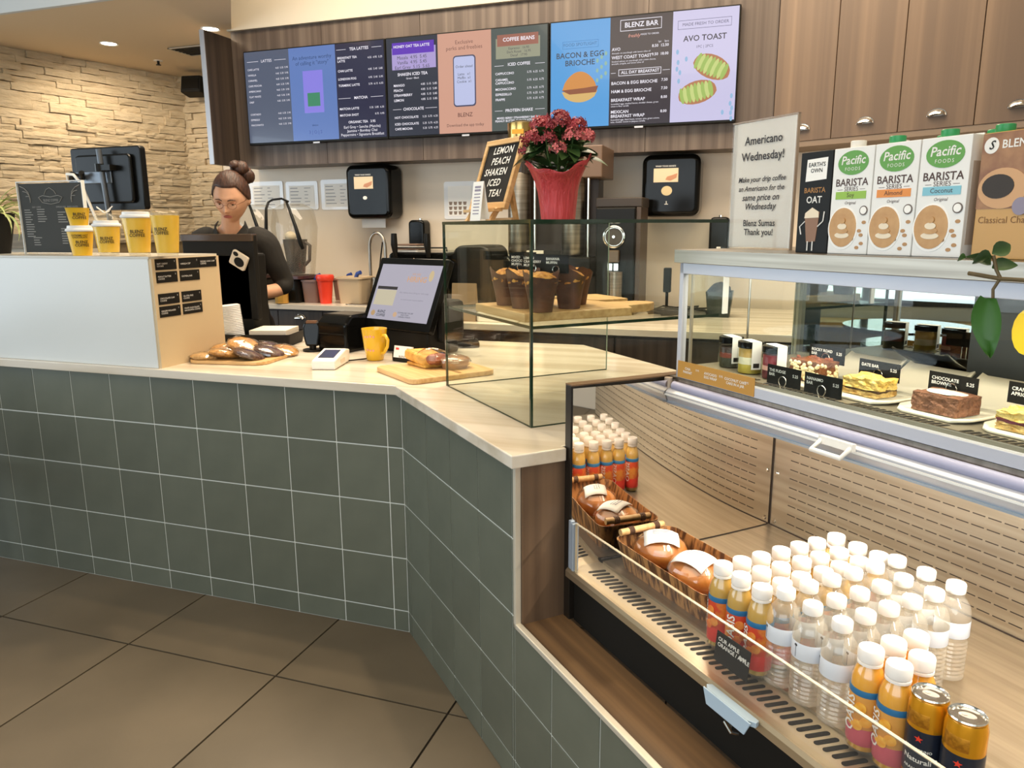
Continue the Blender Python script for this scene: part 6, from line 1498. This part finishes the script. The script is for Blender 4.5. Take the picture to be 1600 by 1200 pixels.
limb(bb, [((.15, -.05, 1.355), .052), ((.20, -.04, 1.24), .045), ((.25, -.02, 1.10), .037)]); limb(bb, [((.25, -.02, 1.09), .037), ((.175, -.11, 1.075), .038), ((.075, -.20, 1.085), .026), ((.055, -.235, 1.087), (.03, .016)), ((.035, -.265, 1.083), (.034, .013))])
limb(bb, [((-.15, -.05, 1.355), .052), ((-.205, -.045, 1.24), .045), ((-.26, -.05, 1.10), .037)]); limb(bb, [((-.26, -.05, 1.10), .037), ((-.20, -.16, 1.085), .036), ((-.11, -.26, 1.09), .024), ((-.085, -.285, 1.087), (.03, .016)), ((-.065, -.315, 1.083), (.034, .013))])
for s_ in (-1, 1): limb(bb, [((s_ * .085, 0, .90), .088), ((s_ * .10, -.02, .50), .055), ((s_ * .10, .015, .30), .052), ((s_ * .10, .0, .09), .036), ((s_ * .10, -.05, .045), .036), ((s_ * .10, -.14, .03), .034)])
for s_, base in ((1, Vector((.035, -.265, 1.083))), (-1, Vector((-.065, -.315, 1.083)))):
    fwd = Vector((-.5 * s_, -.85, -.05)).normalized(); side = Vector((-fwd.y, fwd.x, 0))
    for k in range(4):
        L_ = (.058, .068, .063, .048)[k]; p0 = base + side * ((k - 1.5) * .0175); p1 = p0 + fwd * .022; p2 = p1 + fwd * L_ * .5 + Vector((0, 0, -.008)); p3 = p2 + fwd * L_ * .45 + Vector((0, 0, -.022))
        limb(bb, [(p0, .0095), (p1, .0092), (p2, .0083), (p3, .007)], 10)
    q0 = base - fwd * .02 + side * s_ * .02; q1 = q0 + fwd * .02 + side * s_ * .026; q2 = q1 + fwd * .032 + Vector((0, 0, -.012))
    limb(bb, [(q0, .011), (q1, .010), (q2, .008)], 10)
ears = B()
for s_ in (-1, 1): ears.ell((s_ * .079, .004, -.008), (.010, .020, .032), 12, 10)
full = voxel(join([(bb.mesh('limbs'), None), (hm, HM), (ears.mesh('ears'), HM)]), .0055, 2)
full.materials.append(skinm)
ob('body', full, None, pr)
# shirt to the elbows, apron over trousers
sb2 = B()
limb(sb2, [((0, 0, .92), (.165, .125)), ((0, -.01, 1.08), (.15, .11)), ((0, -.045, 1.24), (.172, .118)), ((0, -.06, 1.345), (.155, .092)), ((.002, -.085, 1.40), (.085, .07))])
for s_ in (-1, 1):
    e_ = (.25, -.02) if s_ > 0 else (-.26, -.05)
    limb(sb2, [((s_ * .13, -.055, 1.355), .070), ((s_ * .175, -.048, 1.325), .068), ((s_ * .215, -.04, 1.22), .060), ((e_[0] * .99, e_[1], 1.13), .055), ((e_[0] * .98, e_[1] - .02, 1.10), .050)])
shm = voxel(sb2.mesh('shirt'), .007, 6)
bmm = bmesh.new(); bmm.from_mesh(shm)                                  # open the neckline in a V
geo = [v for v in bmm.verts if v.co.z > 1.385 - .55 * max(0, -v.co.y - .10) + .35 * abs(v.co.x) and abs(v.co.x) < .085]
bmesh.ops.delete(bmm, geom=geo, context='VERTS')
bmm.to_mesh(shm); bmm.free(); shm.materials.append(shirtm)
for p_ in shm.polygons: p_.use_smooth = True
so = ob('shirt', shm, None, pr); m_ = so.modifiers.new('thick', 'SOLIDIFY'); m_.thickness = .004
cb = B()
for s_ in (-1, 1):
    cb.add([(s_ * .005, -.178, 1.345), (s_ * .052, -.150, 1.395), (s_ * .072, -.09, 1.432), (s_ * .066, -.035, 1.452), (s_ * .085, -.05, 1.405), (s_ * .082, -.11, 1.375), (s_ * .045, -.175, 1.335)], [(0, 1, 6), (1, 5, 6), (1, 2, 5), (2, 4, 5), (2, 3, 4)] if s_ > 0 else [(0, 6, 1), (1, 6, 5), (1, 5, 2), (2, 5, 4), (2, 4, 3)])
co_ = ob('collar', cb, shirtm, pr); m_ = co_.modifiers.new('thick', 'SOLIDIFY'); m_.thickness = .005
tb2 = B(); limb(tb2, [((0, 0, .86), (.16, .12)), ((0, 0, .98), (.155, .115))])
for s_ in (-1, 1): limb(tb2, [((s_ * .085, 0, .88), .10), ((s_ * .10, -.02, .50), .075), ((s_ * .10, 0, .12), .062)])
tr_ = voxel(tb2.mesh('trousers'), .01, 3)
tr_.materials.append(blackm); ob('trousers', tr_, None, pr)
for s_ in (-1, 1): ob('shoe', B().ell((s_ * .10, -.07, .045), (.055, .15, .05), 16, 10, zmin=-.9), blackm, pr, 60)
ob('apron', B().add([(x_, -.155 + .5 * x_ * x_ - (.02 if z_ < 1 else 0), z_) for z_ in (.55, .8, 1.0, 1.2) for x_ in (-.16, -.08, 0, .08, .16)], [(j * 5 + i, j * 5 + i + 1, j * 5 + 6 + i, j * 5 + 5 + i) for j in range(3) for i in range(4)]), mat('apron_black', '#12110f', .8), pr).modifiers.new('thick', 'SOLIDIFY').thickness = .003
ob('badge_clip', B().tube([(-.085, -.150, 1.325), (-.07, -.155, 1.338), (-.062, -.158, 1.30)], .0025, 6).box(-.078, -.066, -.165, -.158, 1.295, 1.318), mat('badge_white', '#dfe6ee', .3), pr, label='small white badge clip')
# head details (children of the person, set in head space)
def hob(nm, b, m_, sm_=60):
    for i, v in enumerate(b.v): b.v[i] = tuple(HM @ Vector(v))
    return ob(nm, b, m_, pr, sm_)
def hair_pt(a, t_):
    x, y, z = head_point(a, t_); bump_ = 1.075 + .012 * math.sin(a * 9 + t_ * 5)
    return (x * bump_ * 1.03, y * bump_ + .004, z * 1.06 + .004)
def hairline(a):
    a = abs((a + pi) % (2 * pi) - pi)
    return rad(36) if a < .75 else (rad(36) - (a - .75) * rad(62) if a < 1.75 else rad(-26) - (a - 1.75) * rad(6))
hb = B(); vs = []; fs = []; na, nt2 = 64, 22
for j in range(nt2 + 1):
    for i in range(na + 1):
        a = -pi + 2 * pi * i / na; t0_ = hairline(a); t_ = t0_ + (pi / 2 - t0_) * j / nt2; p = Vector(hair_pt(a, t_))
        if j == 0: p *= .95
        vs.append(p)
for j in range(nt2):
    for i in range(na): fs.append((j * (na + 1) + i, j * (na + 1) + i + 1, (j + 1) * (na + 1) + i + 1, (j + 1) * (na + 1) + i))
hb.add(vs, fs); hob('hair', hb, hairm)
rg_ = random.Random(6)
bn = B().ell((.035, .075, .128), (.045, .040, .036), 18, 12, jit=.08, rg=rg_).ell((.060, .085, .085), (.038, .036, .042), 16, 10, jit=.08, rg=rg_).ell((.018, .06, .15), (.025, .03, .022), 12, 8, jit=.1, rg=rg_)
hob('hair_bun', bn, hairm)
for s_ in (-1, 1):
    hob('eye', B().ell((s_ * .031, -.0795, .003), (.0135, .010, .0075), 14, 10), mat('eye_white', '#d9d0c8', .2))
    hob('iris', B().ell((s_ * .031, -.0872, -.0015), (.005, .003, .005), 10, 8), mat('iris_brown', '#2a1a12', .2))
    hob('eyelid', B().ell((s_ * .031, -.0802, .0035), (.0152, .0122, .0078), 14, 10, zmin=-.25), mat('eyelid', '#9c6a4c', .5))
    hob('eyebrow', B().tube([(s_ * .013, -.097, .020), (s_ * .028, -.096, .026), (s_ * .047, -.086, .021)], [.0028, .0034, .002], 6), hairm)
    hob('glasses_lens', B().tube([(s_ * .031 + .021 * math.cos(q), -.103 + .010 * abs(math.cos(q)) * (1 if s_ * math.cos(q) > 0 else .2), -.004 + .0175 * math.sin(q)) for q in [pi * i / 10 for i in range(21)]], .0010, 6), mat('glasses_wire', '#8a5a44', .3, .8))
    hob('glasses_arm', B().tube([(s_ * .052, -.093, .0), (s_ * .076, -.05, .003), (s_ * .083, .0, .004)], .0012, 6), mat('glasses_wire', '#8a5a44'))
hob('glasses_bridge', B().tube([(-.010, -.106, -.002), (0, -.112, .002), (.010, -.106, -.002)], .0012, 6), mat('glasses_wire', '#8a5a44'))
hob('lips', B().ell((0, -.0935, -.0675), (.021, .0085, .0072), 16, 8), mat('lip_rose', '#9a5246', .45))
# ---------------------------------------------------------------- finish: fit widths of the lettering, turn it into plain meshes
bpy.context.view_layer.update()
for o, w_, h_ in FIT:
    d = o.dimensions
    if w_ and d.x > 1e-6: o.scale = [s_ * w_ / d.x for s_ in o.scale] if True else o.scale
dg = bpy.context.evaluated_depsgraph_get(); conv = {}
for o in [o for o in S.objects if o.type == 'FONT']:
    c = o.data
    if c.name not in conv:
        me = bpy.data.meshes.new_from_object(o.evaluated_get(dg)); me.name = 'lettering'
        if not me.materials: me.materials.append(c.materials[0])
        if 'bend' in c:
            r_, k_ = c['bend'], o.scale[0]
            for v in me.vertices:
                th_ = v.co.x * k_ / r_; v.co.x = r_ * math.sin(th_) / k_; v.co.z += (r_ * (math.cos(th_) - 1) + .0006) / k_
        conv[c.name] = me
    n = bpy.data.objects.new('lettering', conv[c.name]); COL.objects.link(n)
    n.parent = o.parent; n.location = o.location; n.rotation_euler = o.rotation_euler; n.scale = o.scale
    for k in ('label',):
        if k in o: n[k] = o[k]
    bpy.data.objects.remove(o)
